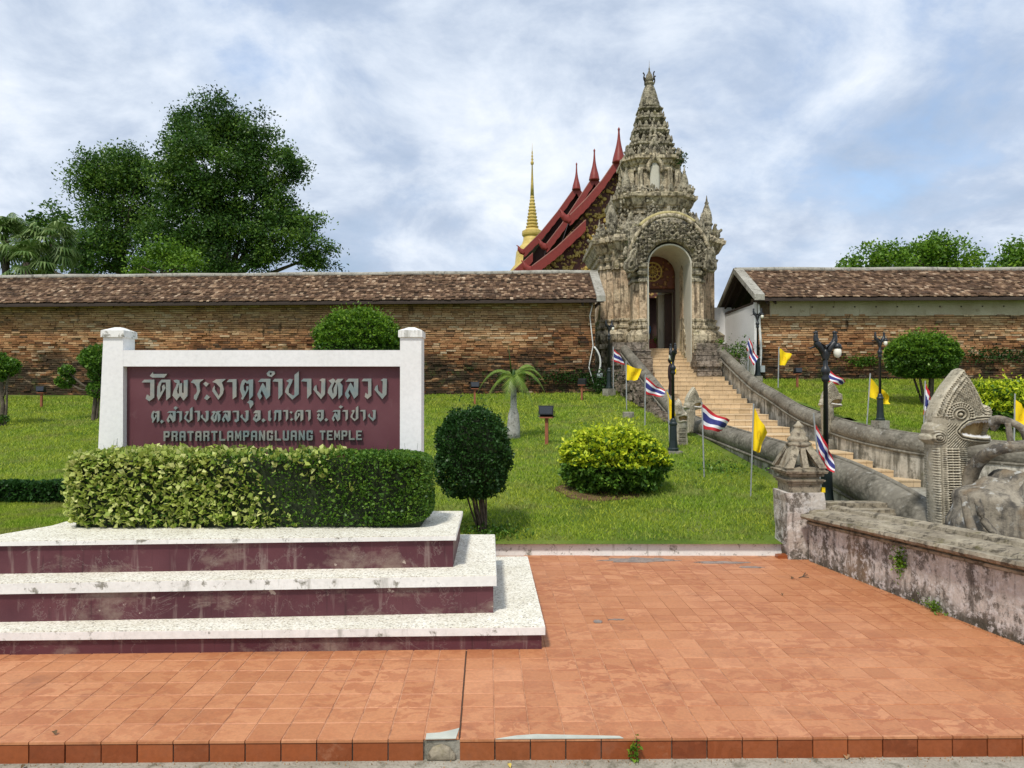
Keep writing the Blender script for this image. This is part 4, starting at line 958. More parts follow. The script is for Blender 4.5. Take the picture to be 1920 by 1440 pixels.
archband(.9, .98, 26.96, 6.98, M['gatedark'], 'arch_moulding', a0=0, a1=math.pi, zk=.98, rr=.05)
archband(1.18, 1.24, 26.88, 6.95, M['gatedark'], 'arch_moulding', a0=-.05, a1=math.pi+.05, zk=1.08, rr=.055)
m = MB()
for i in range(150):
    a = random.uniform(-.05, math.pi+.05); r = random.uniform(.98, 1.55); m.ball((xa+r*math.cos(a), 26.88+random.uniform(-.03,.05), 6.95+r*1.12*math.sin(a)), (random.uniform(.03,.08), .07, random.uniform(.03,.08)), 6)
m.build('stucco_curls', M['gatedark'], gt, True, kind='stuff')
# scroll ends of the arch
for s in (-1, 1):
    V, Q = relief([(0,-.35),(.22,-.38),(.36,-.2),(.34,.05),(.2,.2),(.12,.45),(-.05,.6),(-.2,.5),(-.12,.3),(-.18,.05),(-.2,-.2)], .04, .16, .15, detail=lambda x_, z_, d: .05*np.sin(d*45))
    V = np.array(V); V[:,0] *= s
    npm('arch_scroll', place(V, 1, (xa+s*1.42, 26.92, 6.95)), Q if s > 0 else Q[:, ::-1], M['gatedark'], gt)
# upper levels
def leafout(w=.5, h=1.0): return [(-w*.5,0),(w*.5,0),(w*.56,h*.3),(w*.36,h*.5),(w*.34,h*.68),(w*.12,h*.85),(0,h),(-w*.12,h*.85),(-w*.34,h*.68),(-w*.36,h*.5),(-w*.56,h*.3)]
LV, LQ = relief(leafout(.55, 1), .09, .12, .22, detail=lambda x_, z_, d: .05*np.cos(d*30))
def antefix(x, y, z, s, rz=0, name='antefix', mat='gatedark'): return npm(name, place(LV, s, (x, y, z), rz), LQ, M[mat], gt)
rp = redent(2.3, 2.4, 3, .24)
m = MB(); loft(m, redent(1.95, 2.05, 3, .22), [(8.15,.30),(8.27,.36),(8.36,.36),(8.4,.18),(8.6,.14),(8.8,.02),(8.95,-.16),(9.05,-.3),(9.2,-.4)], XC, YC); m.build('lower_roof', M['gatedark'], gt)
# porch gable roof hump
m = MB(); loft(m, redent(1.3, 1.2, 2, .2), [(8.1,.1),(8.4,.10),(8.6,-.05),(8.8,-.3),(8.9,-.5)], AX(28.3), 28.4); m.build('porch_roof', M['gatedark'], gt)
m = MB(); loft(m, redent(1.52, 1.52, 3, .2), [(9.0,.04),(9.12,.06),(9.22,-.02),(9.34,-.06),(9.36,.02),(9.44,.03),(9.46,-.10),(9.6,-.10),(9.62,-.02),(9.68,-.02),(9.7,.04),(9.82,.10),(9.96,.14),(10.02,.24),(10.16,.26),(10.2,.08),(10.26,.0)], XC, YC); m.build('second_storey', M['gate'], gt)
m = MB(); loft(m, redent(1.06, 1.06, 3, .15), [(10.2,.12),(10.3,.12),(10.34,.0),(11.25,.0),(11.28,.07),(11.36,.07),(11.4,.02),(11.5,.02),(11.55,.1),(11.68,.15),(11.72,.24),(11.84,.24),(11.88,.08),(12.0,-.02)], XC, YC); m.build('third_storey', M['gate'], gt)
m = MB(); random.seed(77)
for i in range(900):
    lvl = random.choice(((8.45,9.0,1.95),(9.28,9.95,1.44),(8.3,8.5,2.28),(11.9,12.3,.9),(12.7,13.1,.66),(10.32,10.6,1.2)))
    z_ = random.uniform(lvl[0], lvl[1]); hh = lvl[2]-(.35*(z_-8.45) if lvl[0] == 8.45 else 0); u = random.uniform(-hh, hh)*.95; sd = random.randrange(3)
    x_, y_ = [(u,-hh),(-hh,u),(hh,u)][sd]; r0 = random.uniform(.03,.085); m.ball((XC+x_, YC+y_, z_), (r0, r0, r0*random.uniform(.8,2.0)), 5)
for i in range(40):
    r0 = random.uniform(.04,.1); m.ball((XC-.28+random.gauss(0,.14), YC-1.62, random.uniform(9.0,10.3)), (r0,.08,r0), 6)
m.build('stucco_relief', M['gatedark'], gt, kind='stuff')
# niche with arched hood
for rz, nx, ny in ((0, 0, -1), (-math.pi/2, -1, 0), (math.pi/2, 1, 0)):
    cxn, cyn = XC+nx*1.14, YC+ny*1.14
    V, Q = relief([(-.2,0),(.2,0),(.2,1.15),(.12,1.3),(0,1.36),(-.12,1.3),(-.2,1.15)], .08, .03, .05)
    npm('niche_panel', place(V, 1, (cxn, cyn, 10.22), rz), Q, M['lining'], gt)
    V, Q = relief([(-.34,.95),(-.2,.9),(-.2,1.15),(-.12,1.32),(0,1.38),(.12,1.32),(.2,1.15),(.2,.9),(.34,.95),(.36,1.25),(.2,1.55),(.05,1.75),(0,1.95),(-.05,1.75),(-.2,1.55),(-.36,1.25)], .05, .09, .08, detail=lambda x_, z_, d: .03*np.sin(d*60))
    npm('niche_hood', place(V, 1, (cxn+nx*.05, cyn+ny*.05, 10.22), rz), Q, M['gate'], gt)
    V, Q = relief([(-.2,0),(.2,0),(.22,.35),(.1,.6),(0,.85),(-.1,.6),(-.22,.35)], .06, .08, .1, holes=[[(-.06,.12),(.06,.12),(.06,.3),(0,.38),(-.06,.3)]])
    for zt, hw, sc in ((11.95, .95, 1.0), (12.75, .72, .75), (13.45, .56, .6)):
        npm('dormer', place(V, sc, (XC+nx*hw, YC+ny*hw, zt), rz), Q, M['gatedark'], gt)
# pilasters on third storey
for a in (-.95, -.62, .62, .95):
    for (dx, dy) in ((a, -1.16 if abs(a) < .8 else -1.0), (-1.16 if abs(a) < .8 else -1.0, a), (1.16 if abs(a) < .8 else 1.0, a)):
        m = MB(); m.box((XC+dx-.09, YC+dy-.05, 10.3), (XC+dx+.09, YC+dy+.05, 11.3)); m.build('pilaster', M['gate'], gt)
# diminishing tiers
tiers = [(11.95, .94, 12.62), (12.62, .73, 13.25), (13.25, .57, 13.8), (13.8, .46, 14.2)]
for z0, hw, z1 in tiers:
    hgt = z1-z0
    m = MB(); loft(m, redent(hw*.86, hw*.86, 2, hw*.15), [(z0,.1),(z0+.1,.08),(z0+.14,-.04),(z0+.45*hgt,-.05),(z0+.55*hgt,.02),(z0+.68*hgt,.07),(z0+.75*hgt,.13),(z0+.88*hgt,.13),(z0+.92*hgt,.0),(z1+.02,-.05)], XC, YC); m.build('spire_tier', M['gatedark'], gt)
m = MB(); m.lathe([(.46,14.2),(.50,14.28),(.42,14.34),(.45,14.42),(.40,14.55),(.34,14.8),(.26,15.05),(.2,15.2),(.16,15.26),(.22,15.3),(.22,15.36),(.14,15.4)], (XC, YC, 0), 12); m.build('bell', M['gatedark'], gt, True)
m = MB(); m.lathe([(.14,15.4),(.17,15.5),(.14,15.68),(.07,15.8),(.03,15.9),(.035,15.98),(.012,16.05),(.004,16.35)], (XC, YC, 0), 10); m.build('finial', M['gatedark'], gt, True)
for a in range(4):
    th = a*math.pi/2+.5; m = MB(); c_, s_ = math.cos(th), math.sin(th)
    m.tube(smooth_path([(XC+r_*c_, YC+r_*s_, z_) for r_, z_ in ((.15,15.36),(.27,15.42),(.30,15.56),(.27,15.66),(.34,15.74))], 3), [.03]*13, 5); m.build('finial_hook', M['gatedark'], gt, True)
# antefixes along the cornices
def ring(z, h, s, n, jit=.1):
    for side in range(4):
        for i in range(n):
            u = -h + 2*h*(i+.5)/n
            x_, y_, rz = [(u, -h, 0), (-h, u, -math.pi/2), (h, u, math.pi/2), (u, h, math.pi)][side]
            if side == 3 : continue
            antefix(XC+x_, YC+y_, z, s*random.uniform(1-jit*2, 1+jit), rz)
ring(8.3, 2.22, .5, 8); ring(9.02, 1.62, .42, 9); ring(10.2, 1.52, .42, 8); ring(11.85, 1.12, .42, 7); ring(12.55, .80, .33, 6); ring(13.2, .66, .31, 5); ring(13.75, .52, .27, 4)
for i in range(9):
    a = math.pi*(i+.5)/9; antefix(xa+1.68*math.cos(a), 27.12, 7.0+1.9*math.sin(a)-.05, .42, 0)
# corner turrets
def turret(x, y, z, s):
    m = MB(); m.lathe([(.26*s,0),(.26*s,.12*s),(.2*s,.16*s),(.22*s,.3*s),(.28*s,.36*s),(.22*s,.45*s),(.24*s,.6*s),(.2*s,.85*s),(.1*s,1.15*s),(.07*s,1.22*s),(.1*s,1.27*s),(.05*s,1.34*s),(.01*s,1.6*s)], (x, y, z), 8); m.build('turret', M['gatedark'], gt, True)
for sx_, sy_ in ((-1,-1), (1,-1), (-1,1), (1,1)):
    turret(XC+sx_*1.92, YC+sy_*1.92, 8.45, .95); turret(XC+sx_*1.2, YC+sy_*1.2, 10.2, .75)
for s in (-1, 1): turret(AX(27.6)+s*1.42, 27.75, 8.15, .6)
# small naga-like crockets at cornice corners
V, Q = relief([(0,0),(.3,0),(.45,.15),(.42,.35),(.6,.5),(.5,.62),(.3,.5),(.2,.7),(.32,.85),(.1,.9),(0,.6),(-.05,.3)], .06, .1, .1)
for (x_, y_, z_, s) in ((2.15,-1.95,8.2,1), (-2.15,-1.95,8.2,-1), (.98,-.9,11.8,1), (-.98,-.9,11.8,-1), (1.35,-1.3,10.15,1), (-1.35,-1.3,10.15,-1), (2.1,2.0,8.2,1), (-2.15,2.0,8.2,-1), (-2.3,0,8.2,-1)):
    Vv_ = np.array(V); Vv_[:,0] *= s; sc = .5 if z_ > 9 else .7
    npm('corner_crocket', place(Vv_, sc, (XC+x_, YC+y_, z_)), Q if s > 0 else Q[:, ::-1], M['gatedark'], gt)
# rough base masonry
for (xa0, xa1, y0, y1, z1) in ((3.75, 5.1, 26.6, 28.6, 3.95), (6.95, 8.1, 26.6, 28.6, 3.9), (4.35, 5.12, 25.75, 26.65, 3.35), (6.72, 7.62, 25.75, 26.65, 3.25), (4.45, 5.14, 26.2, 26.75, 3.62), (6.80, 7.75, 26.2, 26.75, 3.55), (6.86,8.9,27.6,29.5,3.6)):
    m = MB(); z = 1.7
    while z < z1-.02:
        h = random.uniform(.16, .28); h = min(h, z1-z); e = random.uniform(-.05, .05); m.box((xa0-max(e,-.03)*.5, y0-e, z), (xa1+e*.3 if xa0 > 6.5 else xa1, y1, z+h-.012), .5, .008); z += h
    m.build('base_block', M['ruin'], gt)
# door wall inside the passage
yd = 29.3; xd = AX(yd)
hwd = PI_*.93
tp = [(-hwd,0),(hwd,0),(hwd,.62)] + [(hwd*math.cos(a), .62+hwd*1.0*math.sin(a)) for a in np.linspace(.1, math.pi-.1, 14)] + [(-hwd,.62)]
V, Q = relief(tp, .08, .05, .06); npm('tympanum', place(V, 1, (xd, yd, 6.3)), Q, M['tympanum'], gt)
m = MB(); m.tube([(xd-.15+.38*math.cos(a), yd-.07, 7.03+.38*math.sin(a)) for a in np.linspace(0, 2*math.pi, 25)], .035, 6); m.tube([(xd-.15+.22*math.cos(a), yd-.07, 7.03+.22*math.sin(a)) for a in np.linspace(0, 2*math.pi, 25)], .03, 6)
for i in range(12): 
    a = i*math.pi/6; m.tube([(xd-.15+.06*math.cos(a), yd-.07, 7.03+.06*math.sin(a)), (xd-.15+.38*math.cos(a), yd-.07, 7.03+.38*math.sin(a))], .018, 5)
m.ball((xd-.15, yd-.08, 7.03), .07, 8); m.build('gilded_wheel', M['gold'], gt, True)
m = MB(); m.box((xd-hwd, yd-.06, 6.18), (xd+hwd, yd+.06, 6.298)); m.build('lintel', M['wood'], gt)
m = MB(); m.box((xd-hwd, yd-.05, 3.7), (xd-hwd+.09, yd+.05, 6.18)); m.build('door_frame', M['wood'], gt); m = MB(); m.box((xd+hwd-.07, yd-.05, 3.7), (xd+hwd, yd+.05, 6.18)); m.build('door_frame', M['wood'], gt)
def bx_at(px0, px1, Y, z0, z1, th): return (((px0-960)/F*Y, Y, z0), ((px1-960)/F*Y, Y+th, z1))
m = MB(); m.box(*bx_at(1234, 1248, 30.2, 3.7, 6.2, .3)); m.build('inner_post', M['lining'], gt)
m = MB(); m.box(*bx_at(1247, 1264, 29.8, 3.7, 6.2, .08)); m.build('door_leaf', M['wood'], gt)

# ------------------------------------------------------------------ stairs
ZP = [(29.2,3.83),(27,2.98),(25.7,2.56),(23.9,1.87),(22.6,1.52),(20.1,1.0),(16.85,.50),(15.2,0.0)]
def yofz(z): return float(np.interp(z, [p[1] for p in ZP][::-1], [p[0] for p in ZP][::-1]))
stairs = thing('staircase', 'long cream tiled staircase climbing to the gate between the naga balustrades', 'staircase', (6.3, 15.2, 0))
NS = 25; rise = 3.83/NS
def xr_at(y): return rbx(y)-.28 if y < 25.7 else 6.88 - .036*(y-27)
def xl_at(y): return 5.05-.036*y+.3 if y < 25.7 else 5.13
for i in range(NS):
    y0 = yofz(i*rise); y1 = yofz((i+1)*rise) if i < NS-1 else 33; zt = (i+1)*rise
    st_ = MB(); ye = y1+.02
    x0, x1 = xl_at(y0), xr_at(y0); x1b = xr_at(min(ye, 29))
    if y0 < 25.7 <= y1: x1b = x1
    st_.hexa([(x0,y0,zt-rise-.4),(x1,y0,zt-rise-.4),(x1,ye,zt-rise-.4),(x0,ye,zt-rise-.4),(x0,y0,zt-.03),(x1,y0,zt-.03),(x1,ye,zt-.03),(x0,ye,zt-.03)]); 
    s_o = st_.build('step', M['stepjoint'], stairs)
    # riser tiles and nosing
    tl_ = MB(); nx = int((x1-x0)/.31)+1; ph = random.uniform(-.1, .1)
    for a in range(nx+1):
        xa_ = max(x0, x0+ph+a*.31+.004); xb_ = min(x1, x0+ph+(a+1)*.31-.004)
        if xb_-xa_ < .03: continue
        t = random.random(); tl_.box((xa_, y0-.012, zt-rise+.004), (xb_, y0+.0, zt-.034), t); tl_.box((xa_, y0-.025, zt-.031), (xb_, min(y0+.31, ye), zt), t)
        if ye-y0 > .34: tl_.box((xa_, y0+.318, zt-.031), (xb_, ye-.03, zt-.001), random.random())
    tl_.build('step_tiles', M['step'], s_o, tint=True)


# ------------------------------------------------------------------ naga balustrades
def balustrade(label, pts, rad, zwall, wth, sideoff):
    o = thing('naga_balustrade', label, 'balustrade', tuple(pts[0]))
    P = smooth_path(pts, 5); n = len(P); rr = [interp(i/(n-1), rad) for i in range(n)]
    m = MB(); m.tube(P, rr, 16); m.build('naga_body', M['tube'], o, True)
    m = MB(); m.tube([p+Vector((0,0,rr[i]*.98)) for i, p in enumerate(P)], [r*.14 for r in rr], 6); m.build('dorsal_ridge', M['tube'], o, True)
    v = []; f = []
    for i, p in enumerate(P):
        d = (P[min(i+1,n-1)]-P[max(i-1,0)]); d.z = 0; d.normalize(); s = Vector((d.y, -d.x, 0))*wth/2; zb = zwall(p); zt = p.z-rr[i]*.55
        for q_ in (p-s, p+s): v += [(q_.x, q_.y, zb), (q_.x, q_.y, zt)]
    for i in range(n-1):
        a = 4*i; b = 4*(i+1); f += [(a,b,b+1,a+1), (a+2,a+3,b+3,b+2), (a+1,b+1,b+3,a+3), (a,a+2,b+2,b)]
    f += [(0,1,3,2), (4*n-4,4*n-2,4*n-1,4*n-3)]
    pyd('wall', v, f, M['balwall'], o)
    # projecting string course under the body
    m = MB(); 
    for sgn in (-1, 1):
        q = []
        for i, p in enumerate(P):
            d = (P[min(i+1,n-1)]-P[max(i-1,0)]); d.z = 0; d.normalize(); s = Vector((d.y, -d.x, 0))*(wth/2+.012)*sgn; q.append(p+s+Vector((0,0,-rr[i]*.75)))
        m.tube(q, .035, 6)
    m.build('string_course', M['tube'], o, True)
    return o
bxl = lambda y: 5.2-.036*y
ptsL = [(bxl(26.9),26.9,3.72),(bxl(24),24,2.85),(bxl(22),22,2.25),(bxl(20.5),20.5,1.78),(bxl(18.3),18.3,1.30),(bxl(15.5),15.5,1.10),(bxl(13),13,.96),(bxl(11.5),11.5,.88),(bxl(10.3),10.3,.80),(bxl(9.3),9.3,.66),(bxl(8.5),8.5,.50),(4.86,8.0,.32)]
balustrade('left naga balustrade beside the lawn running down from the gate to the large naga head', ptsL, [(0,.17),(.35,.2),(.6,.22),(.8,.25),(1,.25)], lambda p: -.05, .30, 0)
ptsR = [(8.8-.036*27,27.0,3.70),(7.95,23.5,2.40),(8.02,21.6,1.90),(8.08,19.9,1.47),(8.12,18.6,1.27),(8.3,16.8,1.04),(8.75,15.6,.90),(9.25,14.9,.84),(10.2,14.5,.76),(11.6,14.4,.68),(13.5,14.4,.66),(16,14.6,.66)]
balustrade('right naga balustrade curving outwards at the foot of the stairs', ptsR, [(0,.17),(.3,.21),(.6,.24),(1,.26)], lambda p: -.05, .32, 0)
# crumbling outer skin beside the upper left balustrade
m = MB(); random.seed(11)
for i in range(230):
    y = random.uniform(17, 25.5); xx = bxl(y)-.22-random.uniform(0,.22); zt = interp(y, [(17,1.0),(18.3,1.15),(20.5,1.5),(24,2.55),(25.5,3.0)]); z0 = lawn_z(xx, y)-.1
    if zt-z0 < .05: continue
    zz_ = random.uniform(z0, zt); s = random.uniform(.09,.2); m.box((xx-s*.6,y-s,zz_-s*.45), (xx+.25,y+s,zz_+s*.45), .5, .03)
o = m.build('rubble_facing', M['ruin'], kind='stuff'); tag(o, 'crumbling brown masonry facing along the upper left balustrade', 'masonry')

# ------------------------------------------------------------------ naga heads
HS = 1/4.236*7.9/F
def cp(x, y): return ((x-300)*HS, (1290-y)*HS)
headout = [cp(*p) for p in [(409,40),(432,85),(468,135),(500,190),(526,240),(550,300),(563,340),(585,330),(612,338),(628,368),(634,400),(636,440),(632,470),(600,560),(628,598),(632,625),(605,645),(520,656),(442,672),(443,760),(452,860),(440,960),(400,1080),(375,1200),(365,1290),(195,1290),(190,1150),(180,1000),(172,850),(165,700),(162,645),(118,610),(122,575),(142,560),(138,530),(150,490),(168,470),(180,400),(215,310),(240,262),(290,185),(350,110)]]
mouthp = [cp(*p) for p in [(342,540),(370,505),(410,475),(470,458),(540,452),(614,452),(606,500),(590,560),(590,592),(520,590),(430,580),(370,568)]]
def dist_poly(P, poly):
    A = np.array(poly); B = np.roll(A, -1, 0); best = np.full(len(P), 1e9); ins = np.zeros(len(P), bool)
    for a, b in zip(A, B):
        ab = b-a; t = np.clip(((P-a)@ab)/max(ab@ab,1e-12),0,1); best = np.minimum(best, np.hypot(*(P-(a+t[:,None]*ab)).T))
        c = ((a[1] > P[:,1]) != (b[1] > P[:,1])); xi = (b[0]-a[0])*(P[:,1]-a[1])/((b[1]-a[1]) or 1e-12)+a[0]; ins ^= c & (P[:,0] < xi)
    return np.where(ins, -best, best)
def headdetail(x, z, d):
    P = np.stack([x, z], 1); h = np.zeros(len(x)); px = x/HS+300; py = 1290-z/HS
    dm = dist_poly(P, mouthp)/HS
    h += np.where(dm < 0, -.13, 0)
    h += np.where(dm >= 0, .022*np.exp(-((dm-9)/6.)**2)+.018*np.exp(-((dm-30)/7.)**2)-.012*np.exp(-((dm-20)/4.)**2), 0)*(py > 380)
    re = np.hypot(px-348, (py-408)*1.15)
    h += .034*np.exp(-(re/15.)**2) - .018*np.exp(-((re-24)/5.)**2) + .022*np.exp(-((re-36)/6.)**2)
    up = (py < 440)
    for r0, a_ in ((64, .016), (84, .014), (104, .018)): h += up*a_*np.exp(-((re-r0)/5.)**2)
    h += up*((re > 66) & (re < 102))*.010*np.sin(np.arctan2(py-408, px-348)*26)
    cr = (re > 112) & (py < 430) & (dm > 45)
    dd = d/HS
    h += cr*(.024*np.exp(-((dd-12)/4.)**2)+.024*np.exp(-((dd-38)/4.)**2)+.020*np.exp(-((dd-62)/4.)**2)+.020*np.sin(px*.30+py*.2)*np.sin(py*.30-px*.12)*(dd > 15))
    # neck: ladder bands and fine scales
    nk = np.clip((py-660)/25., 0, 1)
    u = (px-165-(py-650)*.035)/(275-(py-650)*.0); 
    for c0 in (.10, .26, .42, .60): h += nk*.020*np.exp(-((u-c0)/.022)**2)
    rung = ((u > .0) & (u < .10)) | ((u > .42) & (u < .60)) | ((u > .26) & (u < .42))
    h += nk*rung*.010*np.sign(np.sin(py*.30))
    h += nk*((u > .6)*.010*np.sin(py*.42)+((u > .18) & (u < .26))*.010*np.sin(py*.42))
    ear = np.hypot(px-185, py-590); h += .05*np.exp(-(ear/45.)**2)*np.abs(np.sin(ear*.16))
    h += (py > 480)*(px > 250)*(py < 660)*(dm > 40)*.010*np.sin((px+py)*.28)
    return h
HV, HQ = relief(headout, .0072, .155, .13, detail=headdetail)
hc = HV[HQ].mean(1); inm = dist_poly(hc[:, [0, 2]], mouthp) < -.004
nr = thing('naga_statue', 'largest carved naga head with open fanged mouth at the foot of the left balustrade', 'statue', (at(1700+300/4.236, 900, 7.9)[0], 7.9, -.0), 'carved naga heads on the stair balustrades')
base_z = at(0, 680+1290/4.236, 7.9)[2]
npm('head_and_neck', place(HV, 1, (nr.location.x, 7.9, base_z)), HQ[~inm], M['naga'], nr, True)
npm('mouth', place(HV, 1, (nr.location.x, 7.9, base_z)), HQ[inm], M['mouth'], nr, True)
m = MB(); mp = np.array(mouthp)
for sgn in (-1, 1):
    for i in range(len(mp)-1):
        a, b = mp[i], mp[(i+1) % len(mp)]; L = np.hypot(*(b-a)); n_ = max(1, int(L/.012)); cen = mp.mean(0)
        if i in (5,6,7): continue
        for k2 in range(n_):
            q = a+(b-a)*(k2+.5)/n_; dr = np.array([0, 1 if i > 7 else -1.0]); tip = q+dr*random.uniform(.020,.032)
            yy = sgn*(-.15); m.tube([(nr.location.x+q[0], 7.9-yy*-1*sgn*sgn if False else 7.9+yy, base_z+q[1]), (nr.location.x+tip[0], 7.9+yy*.98, base_z+tip[1])], [.008, .002], 5)
m.build('teeth', M['white'], nr, kind='stuff')
m = MB(); m.lathe([(.36,-.1),(.34,.1),(.30,.25),(.26,.4)], (nr.location.x-.02, 7.9, 0), 14); m.build('coiled_base', M['tube'], nr, True)
def naga_copy(label, px, py, Y, sc, rz, zb=None):
    c = copy_tree(nr); p = at(px, py, Y); c.location = (p[0], Y, p[2]-sc*(base_z)); c.scale = (sc, sc, sc); c.rotation_euler = (0, 0, rz); c['label'] = label; return c
def fp(x, y): return ((x-500)/6.54*15.6/F, (1290-y)/6.54*15.6/F)
fo = [fp(*p) for p in [(475,562),(505,600),(522,650),(540,705),(578,750),(588,800),(575,850),(582,900),(572,950),(585,1100),(590,1290),(425,1290),(420,1100),(432,950),(438,900),(445,860),(428,800),(422,750),(432,700),(425,640),(445,590)]]
fm = [fp(*p) for p in [(462,790),(520,772),(568,790),(560,830),(512,822),(470,835)]]
def fdet(x, z, d):
    px = x*F/15.6*6.54+500; py = 1290-z*F/15.6*6.54; dm = dist_poly(np.stack([x,z],1), fm)*F/15.6*6.54; h = np.where(dm < 0, -.10, 0)+.03*np.exp(-((dm-12)/8.)**2)
    for ex in (462, 555): h += .06*np.exp(-(np.hypot(px-ex, py-745)/16.)**2)
    h += (py < 720)*.02*np.sin(py*.22)*np.sin(px*.25); h += (py > 930)*(.015*np.sign(np.sin(py*.35))*(np.abs(px-505+(py-930)*.05) < 40)+.012*np.sin(px*.4)); return h
nf = thing('naga_statue', 'small naga head facing forward beside the lamp halfway down the left balustrade', 'statue', at(1276, 837, 15.6), 'carved naga heads on the stair balustrades')
fv, fq = relief(fo, .014, .15, .16, detail=fdet); fc = fv[fq].mean(1); fi = dist_poly(fc[:, [0, 2]], fm) < 0
npm('head_and_neck', place(fv, 1, (nf.location.x, 15.6, nf.location.z-.25)), fq[~fi], M['naga'], nf, True); npm('mouth', place(fv, 1, (nf.location.x, 15.6, nf.location.z-.25)), fq[fi], M['mouth'], nf, True)
naga_copy('small upturned naga head behind the right balustrade in front of the lawn', 1550, 815, 17.9, .78, R(-6))
naga_copy('second small naga head in profile close behind the forward facing one', 1293, 812, 16.6, .62, R(15))

# makara body at the right edge
mk = thing('makara_statue', 'big smooth grey makara body with broken raised jaws at the right edge', 'statue', (5.4, 7.3, 0))
n1_, n2_ = 40, 26; v = []
for i in range(n2_+1):
    ph = math.pi*(i+.001)/(n2_+.002)
    for k2 in range(n1_):
        th = 2*math.pi*k2/n1_; d = Vector((math.sin(ph)*math.cos(th), math.sin(ph)*math.sin(th), -math.cos(ph)))
        q = [math.copysign(abs(c)**.72, c) for c in d]; r = 1+.04*math.sin(5*d.x+3*d.z)*math.cos(4*d.z+2)+.03*math.sin(11*d.z+6*d.x)
        r *= 1 - .10*math.exp(-((d.x+.35)/.06)**2) + .05*math.exp(-((d.x+.2)/.08)**2)
        v.append((5.45+q[0]*.93*r, 7.30+q[1]*.42*r, .58+q[2]*.60*r))
f = [(i*n1_+k2, i*n1_+(k2+1)%n1_, (i+1)*n1_+(k2+1)%n1_, (i+1)*n1_+k2) for i in range(n2_) for k2 in range(n1_)]
pyd('body', v, f, M['makara'], mk, True)
def jaw(name, pts, rad): 
    m = MB(); P = smooth_path([at(*p) for p in pts], 4); m.tube(P, [interp(i/(len(P)-1), rad) for i in range(len(P))], 9); m.build(name, M['makara'], mk, True)
jaw('lower_jaw', [(1812,915,7.75),(1820,885,7.7),(1836,862,7.6),(1870,842,7.35),(1920,835,7.3),(1960,830,7.3)], [(0,.09),(.3,.075),(.7,.06),(1,.06)])
jaw('upper_jaw', [(1858,797,7.6),(1872,787,7.5),(1895,792,7.4),(1918,806,7.4),(1930,835,7.4)], [(0,.03),(.12,.065),(.3,.045),(.6,.035),(1,.05)])
jaw('jaw_strut', [(1889,792,7.4),(1892,815,7.4),(1896,845,7.38)], [(0,.03),(1,.03)])
jaw('snout_knob', [(1862,808,7.6),(1864,798,7.6),(1868,784,7.6)], [(0,.02),(.5,.05),(1,.035)])
jaw('belly_fold', [(1830,935,6.98),(1842,975,6.93),(1868,1005,6.9)], [(0,.03),(1,.04)])
jaw('belly_fold', [(1805,930,7.0),(1812,965,6.95),(1822,1000,6.92)], [(0,.03),(1,.05)])

# ------------------------------------------------------------------ parapet wall and corner pillar
pw = thing('parapet_wall', 'stained lime washed parapet wall with moulded coping along the red paving', 'wall', (4.0, 6.0, 0))
prof = [(0,-.1),(0,.43),(-.03,.44),(-.035,.465),(-.012,.475),(-.045,.49),(-.10,.505),(-.115,.53),(-.10,.56),(-.03,.563),(.005,.556),(.02,.585),(.09,.60),(.24,.60),(.28,.60),(.29,.635),(.36,.647),(.43,.64),(.44,.6),(.42,-.1)]
def pwall(prof_, y0, y1, n, jit, k0, k1, name, mat):
    v = []; m_ = k1-k0
    for i in range(n+1):
        y = y0+(y1-y0)*i/n; up = .04*(8.66-y); nx_, ny_ = .984, .179
        for j, (o_, z_) in enumerate(prof_[k0:k1]):
            jj = jit if 0 < j < m_-1 else 0
            a = random.gauss(0, jj); b = random.gauss(0, jj); up2 = up if z_ > .3 else 0
            v.append((parx(y)+o_*nx_+a, y+o_*ny_, z_+up2+b))
    f = [(i*m_+j, i*m_+j+1, (i+1)*m_+j+1, (i+1)*m_+j) for i in range(n) for j in range(m_-1)]
    f += [tuple(range(m_-1,-1,-1)), tuple(n*m_+j for j in range(m_))]
    return pyd(name, v, f, mat, pw)
random.seed(21)
pwall([prof[0], prof[1], (.40,.46), (.42,-.1)], 8.5, 1.5, 30, .0, 0, 4, 'wall_body', M['parapet'])
pwall(prof[2:9]+[(.02,.56),(.02,.48)], 8.5, 1.5, 120, .0015, 0, 9, 'lower_moulding', M['coping'])
pwall([(-.03,.555)]+prof[9:19]+[(.40,.47),(-.0,.47)], 8.52, 1.5, 120, .002, 0, 13, 'coping_top', M['coping'])
cpil = thing('corner_pillar', 'mossy square pillar with small open stone lantern at the parapet corner', 'pillar', (3.58, 8.76, 0))
def sqstack(m, cx, cy, prof_, hx, rot=0.0):
    n = 4; v = []
    for z, h in prof_:
        for a, b in ((-1,-1),(1,-1),(1,1),(-1,1)): v.append((cx+(hx+h)*a, cy+(hx+h)*b, z))
    f = [(i*4+k2, i*4+(k2+1)%4, (i+1)*4+(k2+1)%4, (i+1)*4+k2) for i in range(len(prof_)-1) for k2 in range(4)] + [(3,2,1,0), tuple(range(4*len(prof_)-4, 4*len(prof_)))]
    m.add(v, f)
ppx, ppy = 3.55, 8.80
m = MB(); v = []; random.seed(5)
for i, z in enumerate(np.linspace(-.05, .80, 8)):
    for a, b in ((-1,-1),(1,-1),(1,1),(-1,1)): v.append((ppx+.235*a-(.02 if z > .7 else 0)+.02*(1-z)+random.gauss(0,.006), ppy+.22*b+random.gauss(0,.005), z))
m.add(v, [(i*4+k2, i*4+(k2+1)%4, (i+1)*4+(k2+1)%4, (i+1)*4+k2) for i in range(7) for k2 in range(4)]+[(3,2,1,0),(28,29,30,31)]); m.build('shaft', M['parapet'], cpil)
